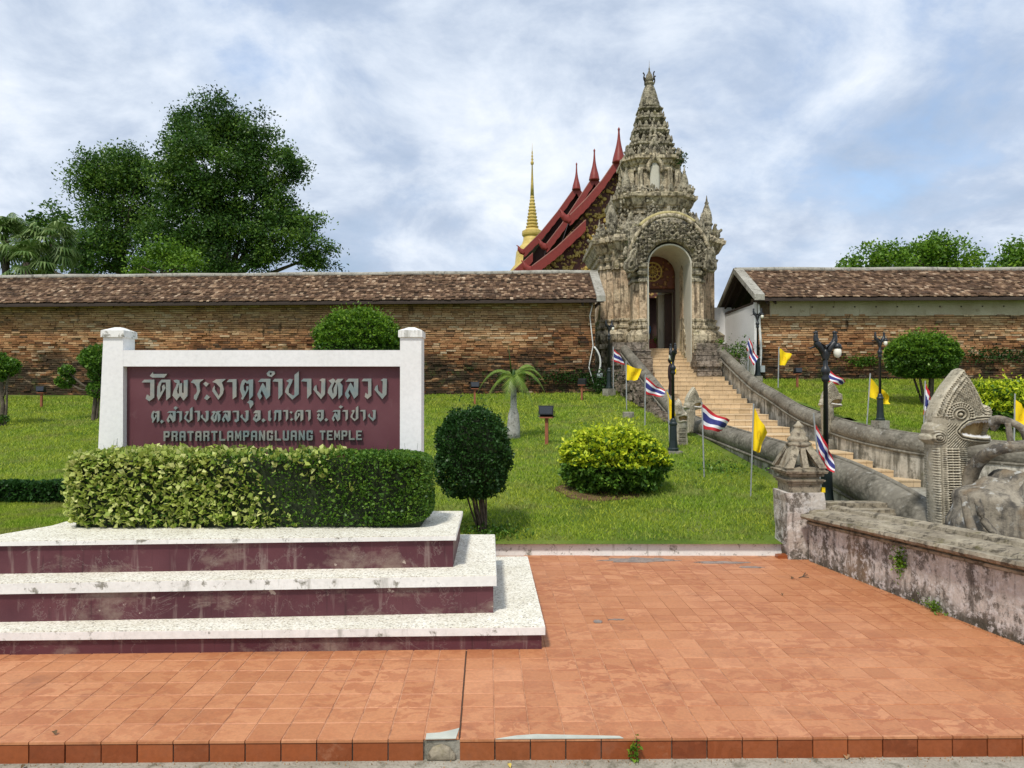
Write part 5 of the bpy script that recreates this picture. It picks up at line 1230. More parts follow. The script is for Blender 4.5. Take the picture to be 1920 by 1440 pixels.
m = MB(); sqstack(m, ppx, ppy, [(.801,-.01),(.90,-.01),(.905,.01),(.93,.01),(.935,.03),(.955,.035),(.965,-.02),(.99,-.02),(1.0,.02),(1.03,.02),(1.035,.05),(1.065,.06),(1.07,.03),(1.10,.03)], .20); m.build('moulded_cap', M['coping'], cpil)
# lantern: four leaning legs round a hollow, ring and finial
m = MB()
for a, b in ((-1,-1),(1,-1),(1,1),(-1,1)):
    m.hexa([(ppx+a*.20-.045, ppy+b*.20-.045, 1.10),(ppx+a*.20+.045, ppy+b*.20-.045, 1.10),(ppx+a*.20+.045, ppy+b*.20+.045, 1.10),(ppx+a*.20-.045, ppy+b*.20+.045, 1.10),(ppx+a*.07-.05, ppy+b*.07-.05, 1.36),(ppx+a*.07+.05, ppy+b*.07-.05, 1.36),(ppx+a*.07+.05, ppy+b*.07+.05, 1.36),(ppx+a*.07-.05, ppy+b*.07+.05, 1.36)])
for (a, b) in ((0,-1),(1,0),(0,1),(-1,0)):
    m.hexa([(ppx+a*.2-.035, ppy+b*.2-.035, 1.10),(ppx+a*.2+.035, ppy+b*.2-.035, 1.10),(ppx+a*.2+.035, ppy+b*.2+.035, 1.10),(ppx+a*.2-.035, ppy+b*.2+.035, 1.10),(ppx+a*.09-.03, ppy+b*.09-.03, 1.36),(ppx+a*.09+.03, ppy+b*.09-.03, 1.36),(ppx+a*.09+.03, ppy+b*.09+.03, 1.36),(ppx+a*.09-.03, ppy+b*.09+.03, 1.36)])
m.build('lantern_legs', M['coping'], cpil)
m = MB(); m.lathe([(.11,1.34),(.15,1.36),(.155,1.39),(.12,1.41),(.14,1.43),(.12,1.46),(.09,1.48),(.1,1.51),(.06,1.55),(.05,1.58),(.065,1.6),(.03,1.63),(.01,1.66)], (ppx, ppy, 0), 12); m.build('lantern_finial', M['coping'], cpil, True)
m = MB(); m.box((3.66+.1,8.62,.80), (3.70+.1,8.66,.86)); m.build('offering', M['fyellow'], cpil)
# short return wall behind
rt = thing('return_wall', 'short low moulded wall between the corner pillar and the large naga', 'wall', (4.3, 8.9, 0))
m = MB(); 
for z0, z1, y0, y1 in ((-.05,.46,8.72,9.0), (.46,.50,8.66,9.03), (.50,.55,8.60,9.06), (.55,.59,8.64,9.04), (.59,.64,8.80,9.04)): m.box((3.78,y0,z0), (4.86,y1,z1), .5, .004)
m.build('coping', M['coping'], rt)

# ------------------------------------------------------------------ hall behind the gate
def gable(o, Y0, Y1, ax, zap, up, lo, bw, fac):
    """up/lo: lists of (half width, drop) for upper and lower roof tiers"""
    for tier, prof_ in (('upper', up), ('lower', lo)):
        for s in (-1, 1):
            P = [(ax+s*h, zap-dz) for h, dz in prof_]
            # roof slab
            m = MB()
            for i in range(len(P)-1):
                (xa_, za_), (xb_, zb_) = P[i], P[i+1]; pl_ = [(xa_,za_-.06),(xb_,zb_-.06),(xb_,zb_-.2),(xa_,za_-.2)]
                if s < 0: pl_ = pl_[::-1]
                m.extY(pl_[::-1], Y0+.08, Y1)
            m.build('roof_slab', M['redroof'], o)
            # barge board with scalloped lower edge
            q = []; n = 0; T_ = []
            for i in range(len(P)-1):
                for t in np.linspace(0, 1, 7)[:-1]: T_.append((P[i][0]+(P[i+1][0]-P[i][0])*t, P[i][1]+(P[i+1][1]-P[i][1])*t))
            T_.append(P[-1]); low = []
            for i, (x_, z_) in enumerate(T_):
                f_ = .45+.55*min(1, i/3); low.append((x_+(-s*.0), z_-bw*1.25*(1.0+.10*(i % 2))))
            poly = T_ + low[::-1]
            mb_ = MB(); nT = len(T_)
            for i in range(nT-1):
                a0, a1 = T_[i], T_[i+1]; b1, b0 = low[i+1], low[i]; pq = [a0, b0, b1, a1]
                if s < 0: pq = pq[::-1]
                mb_.extY(pq, Y0-.05, Y0+.05)
            mb_.build('barge_board', M['red'], o)
            mb_ = MB(); mb_.tube([(a_[0], Y0-.03, a_[1]+.03) for a_ in T_], .035, 5); mb_.build('edge_roll', M['rededge'], o)
            # hooked end
            ex, ez = P[-1]; hk = [(0,.1),(-.25,.15),(-.55,.45),(-.85,.55),(-.6,.28),(-.62,.0),(-.4,-.35),(0,-.5),(.2,-.3)]
            V, Q = relief([(ex+(h_[0] if s < 0 else -h_[0])*.8, ez+h_[1]*.8-.05) for h_ in hk], .1, .06, .06); npm('hook_end', place(V, 1, (0, Y0-.02, 0)), Q, M['red'], o)
    m = MB(); m.tube(smooth_path([(ax, Y0, zap-.35), (ax, Y0-.02, zap+.25), (ax, Y0-.05, zap+.9), (ax, Y0-.06, zap+1.35*fac), (ax, Y0-.06, zap+1.55*fac)], 4), [.36,.34,.31,.27,.22,.18,.14,.11,.085,.07,.06,.05,.05,.07,.05,.02,.01], 7); m.build('roof_finial', M['red'], o, True)
hall = thing('temple_hall', 'wooden temple hall with three stepped red edged gables behind the gate', 'temple', (5.6, 45, 2))
g1 = AX(37.4); gable(hall, 37.4, 47, g1, 14.55, [(0,0),(.9,1.3),(1.75,2.3),(2.6,3.15)], [(1.75,3.4),(3.3,4.85),(4.0,5.4),(4.6,5.85)], .42, 1.0)
g2 = AX(45.9); gable(hall, 45.9, 56, g2, 16.2, [(0,0),(1.1,1.7),(2.1,3.2),(3.1,4.5)], [(2.5,4.8),(3.9,6.1),(5.3,7.2)], .46, 1.1)
g3 = AX(55); gable(hall, 55, 66, g3, 18.2, [(0,0),(1.5,2.1),(2.8,3.7),(4.1,5.0)], [(3.4,5.3),(4.6,6.4),(5.6,7.3)], .5, 1.15)
def gpoly(ax, zap, pr, zb): return [(ax-h, zap-d) for h, d in pr[::-1]] + [(ax+h, zap-d) for h, d in pr[1:]] + [(ax+pr[-1][0], zb), (ax-pr[-1][0], zb)]
m = MB(); m.extY(gpoly(g1, 14.2, [(0,0),(1.75,2.5),(4.6,6.1)], 7.2), 38.1, 38.3); m.build('carved_gable', M['facade'], hall)
m = MB(); m.extY(gpoly(g2, 15.8, [(0,0),(2.5,4.2),(4.9,7.0)], 7.0), 46.6, 46.8); m.build('upper_gable_wall', M['redroof'], hall); m = MB(); m.extY(gpoly(g3, 17.8, [(0,0),(3.2,4.6),(5.2,7.2)], 7.0), 55.7, 55.9); m.build('upper_gable_wall', M['redroof'], hall)
random.seed(9)
for s in (-1, 1):
    for hx in (1.5, 2.9, 4.2):
        m = MB(); m.lathe([(.3,3.6),(.3,4.2),(.22,4.3),(.2,7.4),(.3,7.6),(.34,8.2),(.3,8.5)], (g1+s*hx, 37.9, 0), 12); m.build('column', M['pillar' if hx < 2 else 'facade'], hall, True)
m = MB(); m.box((g1-4.6, 37.7, 7.1), (g1+4.6, 37.95, 7.9)); m.build('carved_beam', M['facade'], hall)
m = MB(); m.box((g1-4.6, 38.5, 2), (g1+4.6, 38.7, 7.2)); m.build('interior_shade', M['redroof'], hall)  # dark board, the hall's inner shade put into its colour
m = MB(); m.box((g1-5, 35, 2), (g1+5, 60, 3.6)); m.build('platform', M['concrete'], hall)
# carved corner leaves hanging from beam: gilded relief pieces
m = MB()
for i in range(420):
    u = random.random(); h_ = random.uniform(0, 4.4); dtop = interp(h_, [(0,0),(1.75,2.5),(4.6,6.1)]); z_ = random.uniform(8.0, max(8.05, 14.0-dtop)); s = random.choice((-1, 1))
    m.ball((g1+s*h_, 38.05, z_), (random.uniform(.05,.16), .09, random.uniform(.05,.16)), 6)
m.build('gilded_relief', M['gold'], hall, kind='stuff')
ch = thing('golden_stupa', 'distant gilded stupa with ringed spire left of the hall roofs', 'stupa', ((998-960)/F*85, 85, 2))
kz = 85/F; cz = lambda py: H+(HY-py)*kz; cxs = (998-960)*kz
m = MB(); m.lathe([(46*kz,2),(46*kz,cz(522)),(41*kz,cz(512)),(42*kz,cz(508)),(38*kz,cz(503)),(36*kz,cz(500)),(33*kz,cz(497)),(31*kz,cz(480)),(30*kz,cz(472)),(26*kz,cz(464)),(20*kz,cz(458)),(17*kz,cz(450)),(16.5*kz,cz(444))], (cxs, 85, 0), 28); m.build('bell_dome', M['gold'], ch, True)
m = MB(); m.lathe([(16*kz,cz(444)),(19*kz,cz(441)),(19.5*kz,cz(438)),(19*kz,cz(433)),(15*kz,cz(431)),(12*kz,cz(428))], (cxs, 85, 0), 20); m.build('harmika', M['gold'], ch)
pr_ = []
for i in range(10):
    py = 427-i*6.2; r = 12-i*.88; pr_ += [(r*.82*kz, cz(py)), (r*kz, cz(py-1.5)), (r*kz, cz(py-3.5)), (r*.8*kz, cz(py-5))]
m = MB(); m.lathe(pr_, (cxs, 85, 0), 18); m.build('ringed_spire', M['gold'], ch)
m = MB(); m.lathe([(3.6*kz,cz(366)),(2.4*kz,cz(340)),(1.1*kz,cz(308)),(3*kz,cz(306)),(3*kz,cz(302)),(1.2*kz,cz(300)),(2.4*kz,cz(297)),(1*kz,cz(294)),(2*kz,cz(291)),(.8*kz,cz(288)),(1.5*kz,cz(285)),(.5*kz,cz(280)),(.2*kz,cz(266))], (cxs, 85, 0), 12); m.build('pinnacle', M['gold'], ch, True)

# ------------------------------------------------------------------ shrubs and hedges
def superbox(n, c, h, e=.25, bump=.05):
    """points on a softened box surface with normals"""
    d = sph(n*3); p = np.sign(d)*np.abs(d)**e; k2 = 1/np.max(np.abs(p), axis=1)[:,None]; p = p*(.55*k2+.45/(np.linalg.norm(p**6, axis=1)[:,None]**(1/6.)))
    w_ = rng.random(n*3) < 1.0; p = p[w_][:n]; nr_ = p**5; nr_ /= np.linalg.norm(nr_, axis=1)[:,None]+1e-9
    return np.array(c)+p*np.array(h), nr_
def box_surface(n, lo, hi, depth):
    lo, hi = np.array(lo), np.array(hi); s = hi-lo; ar = np.array([s[1]*s[2], s[1]*s[2], s[0]*s[2], s[0]*s[2]*.4, s[0]*s[1]]); f = rng.choice(5, n, p=ar/ar.sum())
    u = rng.random((n, 3)); P = lo+u*s; N_ = np.zeros((n, 3)); dep = rng.exponential(depth, n)
    for k2, (ax_, sg_) in enumerate(((0,-1),(0,1),(1,-1),(1,1),(2,1))):
        m_ = f == k2; P[m_, ax_] = (hi if sg_ > 0 else lo)[ax_] - sg_*dep[m_]; N_[m_, ax_] = sg_
    bumpv = .025*np.sin(P[:,0]*7+P[:,2]*9)+.02*np.sin(P[:,0]*17+3*P[:,2])
    bumpv += .022*np.sin(P[:,0]*29+P[:,2]*23)*np.sin(P[:,2]*31+1)
    P += N_*bumpv[:,None] + rng.normal(0,.014,(n,3))
    # rounded edges
    c = (lo+hi)/2; q = (P-c)/(s/2); r6 = (np.abs(q)**8).sum(1)**(1/8.); P = c+(P-c)/np.maximum(r6, 1)[:,None]
    return P, N_
hg = thing('clipped_hedge', 'long clipped box hedge, variegated yellow at left and dark green at right, before the sign', 'hedge', (-2.4, 6.68, .777))
lo, hi = (-4.08, 6.42, .79), (-.75, 7.0, 1.46)
P, N_ = box_surface(34000, lo, hi, .035)
mask = rng.random(len(P)) < np.clip((P[:,0]+2.2)/2.0+.25, .25, 1.0)
leaves('green_foliage', P[mask], .034, M['lf_hedge'], hg, N_[mask], .62)
P, N_ = box_surface(16000, lo, hi, .03)
prob = np.clip((-1.9-P[:,0])/1.3+.12+.3*np.sin(P[:,0]*4+P[:,2]*6), 0, 1); mask = rng.random(len(P)) < prob*.72
leaves('yellow_foliage', P[mask]+N_[mask]*.012+rng.normal(0,.014,(mask.sum(),3)), .058, M['lf_var'], hg, N_[mask], .66, tint=np.clip(rng.normal(.5,.25,mask.sum()), 0, 1))
m = MB(); m.box((lo[0]+.09, lo[1]+.09, .78), (hi[0]-.09, hi[1]-.09, hi[2]-.08)); m.build('shade_core', M['core'], hg)  # solid dark box painted as the hedge's shaded inside
m = MB()
for i in range(60):
    x = random.uniform(-3.9,-.9); y = random.uniform(6.6,6.95); z = 1.42; m.tube([(x,y,z),(x+random.uniform(-.03,.03),y,z+random.uniform(.08,.15))], [.0025,.001], 3)
m.build('stray_shoots', M['lf_hedge'], hg, kind='stuff')
def topiary(name, label, c, h, n, lsz, mat, stems, sr, base, e=2.6, mat2=None, n2=0, cat='topiary', topfuzz=0, rough_=1.0, lowcut=-1.0):
    o = thing(name, label, cat, base)
    def pts(n, dep=.05, zmin=-1):
        d = sph(int(n*1.4)); r = 1/((np.abs(d)**e).sum(1)**(1/e)); p = d*r[:,None]*(1-rng.exponential(dep, len(d)))[:,None]
        p = p*(1+rough_*(.03*np.sin(d[:,0]*9+d[:,2]*7)+.03*np.sin(d[:,2]*17+d[:,1]*11)+.03*np.sin(d[:,0]*23+d[:,1]*19+d[:,2]*13)+rng.normal(0,.02,len(d)))[:,None]); k3 = (p[:,2] > max(zmin, lowcut)); return (np.array(c)+p*np.array(h))[k3][:n], d[k3][:n]
    P, N_ = pts(n); leaves('crown', P, lsz, mat, o, N_, .6)
    if mat2: P, N_ = pts(n2, .03, .0); leaves('upper_leaves', P+N_*.015, lsz*1.15, mat2, o, N_, .6)  # second, lighter leaf colour on the upper half only
    if topfuzz:
        P, N_ = pts(topfuzz, .03, .45); P = P+np.abs(rng.normal(0, .12, (len(P), 1)))*np.array([.2,.2,1]); leaves('shoots', P, lsz, mat2 or mat, o, N_, .5, kind='stuff')
    m = MB(); m.ball(c, tuple(q*.84 for q in h), 14); m.build('shade_core', M['core'], o, True)  # solid dark ball, shade of the crown's inside put into its colour
    m = MB(); b = Vector(base)
    for i in range(stems):
        a = random.uniform(0, 6.28); r_ = random.uniform(.1, .5)*h[0]; t = Vector((c[0]+math.cos(a)*r_, c[1]+math.sin(a)*r_, c[2]-h[2]*.45)); st = b+Vector((math.cos(a)*sr*1.5, math.sin(a)*sr*1.5, -.05))
        m.tube(smooth_path([st, st.lerp(t,.4)+Vector((random.uniform(-.03,.03),0,0)), t], 4), [sr*(1-.5*k2/8) for k2 in range(9)], 6)
    m.build('stems', M['bark'], o, True); return o
topiary('round_topiary', 'dark green rounded topiary on many thin stems beside the plinth', (-.50, 9.2, 1.22), (.465, .465, .57), 17000, .040, M['lf_dark'], 14, .018, (-.36, 9.2, .19), 2.5, None, 0, 'topiary', 260, 1.5)
random.seed(4)
topiary('yellow_bush', 'wide low bush with bright yellow green leaf tips on the front lawn', (1.66, 11.6, .88), (.80, .72, .50), 12000, .072, M['lf_hedge'], 10, .015, (1.7, 11.6, .42), 2.4, M['lf_yellow'], 9000, 'bush', 900, 1.8)
m = MB(); m.prism([(1.42+ .70*math.cos(a)*(1+.08*math.sin(5*a)), 11.42+.62*math.sin(a)*(1+.06*math.cos(3*a))) for a in np.linspace(0, 2*math.pi, 28)[:-1]], 0, .02); 
vv = [(x_, y_, lawn_z(x_, y_)+.006+(.012 if z_ > .01 else -.05)) for x_, y_, z_ in m.v]; m.v = vv; o = m.build('soil_patch', M['soil']); o['kind'] = 'structure'
topiary('big_topiary', 'large dome topped green topiary tree before the right brick wall', (11.5, 19.9, 3.02), (.86, .84, .58), 15000, .075, M['lf_hedge'], 7, .05, (11.65, 19.9, 1.65), 2.4, M['lf_light'], 5000, 'tree', 2600, 1.4)
topiary('yellow_bush', 'low yellow green bush behind the large naga head by the right wall', (11.6, 16.6, 1.60), (1.25, .9, .62), 11000, .085, M['lf_hedge'], 8, .02, (11.5, 16.6, 1.2), 2.3, M['lf_yellow'], 9000, 'bush', 900, 2.0)
topiary('shaggy_topiary', 'green topiary with bright shaggy top rising behind the sign', (-4.75, 22, 3.5), (1.28, 1.1, 1.0), 15000, .085, M['lf_hedge'], 7, .05, (-4.75, 22, 1.5), 2.3, M['lf_light'], 9000, 'tree', 4500, 1.6)
def cloud_tree(label, base, balls, n, group='cloud pruned trees left of the sign'):
    o = thing('cloud_tree', label, 'tree', base, group); b = Vector(base)
    m = MB(); top = Vector(balls[0][0])
    m.tube(smooth_path([b-Vector((0,0,.1)), b+Vector((.05,0,.5)), b.lerp(top,.6)+Vector((-.05,0,0)), top], 4), [.07-.0035*i for i in range(13)], 7)
    m.tube(smooth_path([b+Vector((.1,0,-.1)), b+Vector((.15,0,.5)), b.lerp(top,.7)+Vector((.1,0,0))], 4), [.045-.003*i for i in range(9)], 6)
    for c, r in balls[1:]: c = Vector(c); s = b.lerp(top, .45); m.tube(smooth_path([s, s.lerp(c,.5)+Vector((0,0,-.08)), c], 3), [.03]*7, 5)
    m.build('trunk', M['bark'], o, True); P = []; N_ = []
    for c, r in balls: d = sph(int(n*r*r*30)); P.append(np.array(c)+d*r*rng.uniform(.75,1.1,(len(d),1))*np.array([1,1,.75])); N_.append(d)
    leaves('crown', np.concatenate(P), .09, M['lf_hedge'], o, np.concatenate(N_), .6); return o
random.seed(3)
b = at(175, 787, 19.9); cloud_tree('cloud pruned tree with several leaf pads beside the left sign post', (b[0], 19.9, b[2]), [(at(190,672,19.9),.5),(at(168,672,19.9),.28),(at(186,700,19.9),.28),(at(186,730,19.9),.3),(at(125,695,19.9),.2),(at(122,715,19.9),.24)], 280)
b = at(2, 797, 18.8); cloud_tree('cloud pruned tree cut by the left edge of the lawn', (b[0], 18.8, b[2]), [(at(8,688,18.8),.33),(at(20,684,18.8),.22),(at(-15,680,18.8),.4),(at(4,705,18.8),.16),(at(6,785,18.8),.14)], 300)
# low hedge of the terrace step
o = thing('low_hedge', 'dark low hedge facing the lawn step left of the sign', 'hedge', (-8, 12, .15))
P, N_ = box_surface(15000, (-12.5, 11.85, .13), (-3.3, 12.2, .52), .03); leaves('foliage', P, .075, M['lf_dark'], o, N_, .6)
m = MB(); m.box((-12.5, 11.95, .12), (-3.3, 12.15, .46)); m.build('shade_core', M['core'], o)  # dark filler box, coloured as the shade behind the leaves
# lawn palm
pb = at(963, 822, 16.4); o = thing('palm_tree', 'young palm with grey trunk and arching fronds on the lawn', 'palm', (pb[0], 16.4, pb[2]))
m = MB(); X_ = pb[0]; m.lathe([(.155,-.05),(.15,.15),(.145,.35),(.125,.55),(.075,.72),(.07,.95),(.065,1.08),(.06,1.22)], (X_, 16.4, pb[2]), 14); m.build('trunk', M['palmbark'], o, True)
m = MB(); m.lathe([(.062,1.15),(.065,1.3),(.045,1.5),(.02,1.6)], (X_, 16.4, pb[2]), 8); m.tube([(X_-.05,16.4,pb[2]+1.5),(X_-.12,16.4,pb[2]+2.15)], [.02,.004], 4); m.build('crown_shaft', M['lf_palm'], o, True)
top = Vector((X_, 16.4, pb[2]+1.42)); random.seed(8)
for az, L, el in ((math.pi*.98,.95,.75), (math.pi*1.05,.8,.35), (.15,.85,.9), (-.25,.85,.7), (-.5,.6,.1), (-1.2,.7,.5), (1.2,.7,.9), (2.2,.7,.8), (-1.9,.6,.3), (.4,.65,1.2)):
    d = Vector((math.cos(az), math.sin(az)*.8, 0)); pts = []
    for i in range(11):
        t = i/10; pts.append(top + d*L*(t*(1-.12*t)) + Vector((0,0,1))*L*(el*t*1.3 - 1.35*t*t))
    f = MB(); f.tube(pts, [.015*(1-.8*i/10) for i in range(11)], 4, .7); sd_ = d.cross(Vector((0,0,1))).normalized()
    for i in range(1, 40):
        t = i/40; k2 = t*10; a = int(k2); p = pts[a].lerp(pts[min(a+1,10)], k2-a); tn = (pts[min(a+1,10)]-pts[a]).normalized()
        for s in (-1, 1):
            l = .27*math.sin(math.pi*min(1,t*.9+.12))*random.uniform(.85,1.1); tip = p + (sd_*s*.75+tn*.55)*l - Vector((0,0,1))*l*.35; w_ = tn*.011
            f.add([p-w_, p+w_, tip], [(0,1,2)], random.uniform(.25,1))
    f.build('frond', M['lf_palm'], o, tint=True)
# creepers on the walls and weeds
def patch(label, name, c, ext, n, sz, mat, cat='plant'):
    P = np.array(c)+rng.normal(0, 1, (n, 3))*np.array(ext); o = leaves(name, P, sz, mat, None, np.tile([0,-1.,.3],(n,1)), .6, kind='stuff'); tag(o, label, cat); return o
def wp(px, py, Y=25.85): return at(px, py, Y)
patch('creeper on the brick wall beside the palm fronds', 'creeper', wp(1065, 706), (1.3,.05,.12), 1100, .085, M['lf_dark'])
patch('creeper on the right brick wall behind the second lamp', 'creeper', wp(1622, 676), (.35,.05,.12), 400, .09, M['lf_hedge'])
patch('creeper spreading on the right brick wall near the right edge', 'creeper', wp(1862, 665), (1.0,.05,.15), 800, .09, M['lf_dark'])
patch('leafy shrub growing beside the top of the right balustrade', 'shrub', wp(1385, 660, 26.4), (.28,.2,.22), 700, .09, M['lf_hedge'])
patch('leafy plants at the foot of the wall beside the far left lamp', 'shrub', wp(1128, 722, 25.6), (.3,.15,.25), 600, .09, M['lf_dark'])
patch('small fern growing out of the crack in the parapet wall', 'fern', (3.80, 6.97, .36), (.03,.035,.075), 240, .035, M['lf_light'])
patch('moss tuft at the foot of the parapet wall below the fern', 'moss', (3.86, 6.55, .05), (.02,.12,.03), 200, .025, M['lf_light'])
g = grid(5.0*TS-.02, -.03, -.09); patch('small weed growing at the foot of the tiled kerb', 'weed', (g[0], g[1]-.01, -.06), (.018,.008,.03), 60, .03, M['lf_light'])
patch('clump of grass and weeds round the stems of the round topiary', 'weeds', (-.25, 9.12, .24), (.2,.15,.04), 500, .05, M['lf_hedge'])
patch('weeds at the foot of the left balustrade near the lower flag poles', 'weeds', (3.9, 13.3, .63), (.35,.5,.05), 500, .06, M['lf_hedge'])
patch('plant sprouting from the left capital of the gate arch', 'plant', (4.55, 27.6, 7.5), (.08,.08,.25), 160, .09, M['lf_dark'])
patch('dark leaves sprouting from the right cornice of the gate', 'plant', at(1277, 296, 29.3), (.15,.1,.18), 160, .1, M['lf_dark'])
patch('small sapling on the ledge right of the gate base', 'plant', at(1352, 642, 26.7), (.07,.05,.09), 90, .08, M['lf_light'])

# ------------------------------------------------------------------ lamps
def lamp_proto():
    o = thing('street_lamp', '', 'lamp', (0, 0, 0), 'black iron lamp posts with paired bird arms')
    m = MB(); m.box((-.16,-.16,-.1), (.16,.16,.22)); m.build('pedestal', M['concrete'], o)
    m = MB(); m.lathe([(.12,.22),(.12,.27),(.10,.29),(.085,.45),(.075,.78),(.09,.80),(.09,.83),(.065,.86),(.06,.9),(.042,.94)], (0,0,0), 10); m.build('base_column', M['irongreen'], o)
    m = MB(); m.lathe([(.036,.94),(.030,1.9),(.05,1.92),(.055,1.95),(.04,1.98),(.055,2.02),(.065,2.05),(.05,2.09),(.03,2.12),(.03,2.25),(.045,2.3),(.02,2.36)], (0,0,0), 10); m.build('post', M['iron'], o, True)
    for s in (-1, 1):
        m = MB(); m.tube(smooth_path([(s*.01,0,2.2),(s*.05,0,2.34),(s*.11,0,2.42),(s*.13,0,2.5),(s*.125,0,2.56)], 4), [.028,.03,.034,.04,.045,.048,.05,.05,.048,.044,.04,.036,.032,.03,.028,.026,.02], 7)
        m.tube([(s*.12,0,2.56),(s*.17,0,2.575)], [.022,.006], 5); m.ball((s*.125,0,2.57), .03, 7)
        m.add([(s*.1,.03,2.44),(s*.02,.05,2.40),(s*-.02,.02,2.33),(s*.07,.0,2.35),(s*.1,-.03,2.44),(s*.02,-.05,2.40),(s*-.02,-.02,2.33)], [(0,1,2,3),(4,3,6,5),(0,3,4)])
        m.tube([(s*.1,0,2.40),(s*.2,0,2.36),(s*.24,0,2.365)], [.02,.01,.004], 5)
        m.build('bird_arm', M['iron'], o, True)
    m = MB(); m.lathe([(.02,2.43),(.05,2.40),(.055,2.37),(.05,2.36)], (.155,-.02,0), 10); m.build('lamp_cap', M['iron'], o, True)
    m = MB(); m.lathe([(.03,2.36),(.046,2.34),(.052,2.30),(.044,2.26),(.022,2.235),(.004,2.228)], (.155,-.02,0), 12); m.build('lamp_globe', M['globe'], o, True)
    return o
lp = lamp_proto()
for i, (px, Y, z, s, rz, lab) in enumerate([(1548, 9.8, .22, 1.02, 0, 'tallest lamp post, in front behind the corner pillar'), (1262, 14.6, .62, .93, R(100), 'lamp post on a concrete block beside the forward facing naga head'), (1142, 25.0, 1.95, 1.02, R(30), 'lamp post at the far left beside the brick wall corner'), (1650, 16.4, 1.19, .86, R(8), 'lamp post on the right lawn beside the big topiary'), (1421, 25.3, 2.4, 1.02, R(-20), 'lamp post against the left corner of the right brick wall')]):
    o = lp if i == 0 else copy_tree(lp); o.location = ((px-960)/F*Y, Y, z); o.scale = (s, s, s); o.rotation_euler = (0, 0, rz); o['label'] = 'black ' + lab

# ------------------------------------------------------------------ floodlights
def flood():
    o = thing('floodlight', '', 'floodlight', (0,0,0), 'floodlights on rusty posts')
    m = MB(); m.box((-.035,-.035,-.1), (.035,.035,.58)); m.build('post', M['rust'], o)
    m = MB(); m.box((-.14,-.1,.58), (.14,.1,.61)); m.build('mount_plate', M['rust'], o)
    m = MB(); m.hexa([(-.15,-.12,.66),(.15,-.12,.66),(.15,.05,.62),(-.15,.05,.62),(-.17,-.10,.86),(.17,-.10,.86),(.14,.06,.80),(-.14,.06,.80)]); m.build('housing', M['iron'], o)
    m = MB(); m.hexa([(-.13,-.127,.68),(.13,-.127,.68),(.13,-.12,.68),(-.13,-.12,.68),(-.15,-.108,.84),(.15,-.108,.84),(.15,-.10,.84),(-.15,-.10,.84)]); m.build('glass', M['lens'], o)
    m = MB(); m.tube([(-.17,0,.74),(-.19,0,.62),(.19,0,.62),(.17,0,.74)], .012, 5); m.build('bracket', M['iron'], o)
    return o
fl = flood()
for i, (px, Y, s, rz, lab) in enumerate([(1025, 15.6, 1.0, R(-12), 'nearest floodlight on a rusty post in the middle of the lawn'), (890, 23.0, .85, R(10), 'floodlight by the wall left of the palm'), (1091, 23.8, .85, R(160), 'floodlight by the wall right of the palm'), (78, 22.8, .8, R(0), 'floodlight by the wall between the two cloud pruned trees'), (1495, 23.6, .8, R(15), 'floodlight on the right lawn beside the yellow flag')]):
    o = fl if i == 0 else copy_tree(fl); X_ = (px-960)/F*Y; o.location = (X_, Y, lawn_z(X_, Y, 'R' if px > 1300 else 'L')); o.scale = (s, s, s); o.rotation_euler = (0, 0, rz); o['label'] = lab
X_ = (1178-960)/F*19.7; m = MB(); m.lathe([(.16,-.1),(.16,.13),(.15,.15)], (X_, 19.7, lawn_z(X_,19.7)), 12); o = m.build('concrete_stub', M['concrete']); tag(o, 'short round concrete stub on the lawn near the left balustrade', 'stub')

# ------------------------------------------------------------------ flags
def flag(kind, lab, Y, top, bot, quad, tilt=0):
    """quad in photo px: hoist top, hoist bottom, fly bottom, fly top"""
    a = Vector(at(*top, Y)); b = Vector(at(*bot, Y)); o = thing('flag', lab, 'flag', tuple(b), 'national flags on grey poles' if kind == 't' else 'yellow flags on grey poles')
    m = MB(); m.tube([b-Vector((0,0,.15)), a], [.0075*Y/12+.005]*2, 6); m.build('pole', M['pole'], o)
    c = [Vector(at(*q, Y)) for q in quad]; nu, nv = 12, 12; v = []; uv = []; f = []; mi = []
    wv = (c[3]-c[0]).length
    for i in range(nu+1):
        for j in range(nv+1):
            u, w_ = i/nu, j/nv; p = (c[0].lerp(c[3], u)).lerp(c[1].lerp(c[2], u), w_)
            sag = -math.sin(math.pi*u)*.05*wv; rip = math.sin(u*7+w_*2.2+px_seed[0])*.10*wv*(.3+u)+math.sin(u*17-w_*6+px_seed[0]*2)*.03*wv
            p = p+Vector((0, rip, sag+.02*wv*math.sin(u*9+w_*4))); v.append(p); uv.append((u, 1-w_))
    rows = [0,0,1,1,2,2,2,2,1,1,0,0]
    for i in range(nu):
        for j in range(nv):
            f.append((i*(nv+1)+j, i*(nv+1)+j+1, (i+1)*(nv+1)+j+1, (i+1)*(nv+1)+j)); mi.append(rows[j] if kind == 't' else 0)
    mats = [M['fred'], M['fwhite'], M['fblue']] if kind == 't' else [M['fyellow']]
    cl = pyd('cloth', v, f, mats, o, True, mi=mi)
    ul = cl.data.uv_layers.new(name='UVMap'); 
    for lo_ in cl.data.loops: ul.data[lo_.index].uv = uv[lo_.vertex_index]
    px_seed[0] += 1.3
px_seed = [0]
def gy(px, py, side='L'):
    s = .137 if side == 'R' else .108; return (1.85+8.81*s)/((py-738)/F+s)
flag('t', 'striped national flag farthest left beside the lamp at the brick wall', 25.0, (1150,650), (1150,742), [(1150,653),(1148,676),(1172,684),(1163,665)])
flag('y', 'yellow flag beside the top of the left balustrade', gy(1174,770), (1174,677), (1175,770), [(1174,683),(1174,712),(1195,712),(1204,692)])
flag('t', 'striped national flag on the tall pole over the middle of the left balustrade', gy(1210,800), (1210,702), (1209,802), [(1211,707),(1211,738),(1243,743),(1247,732)])
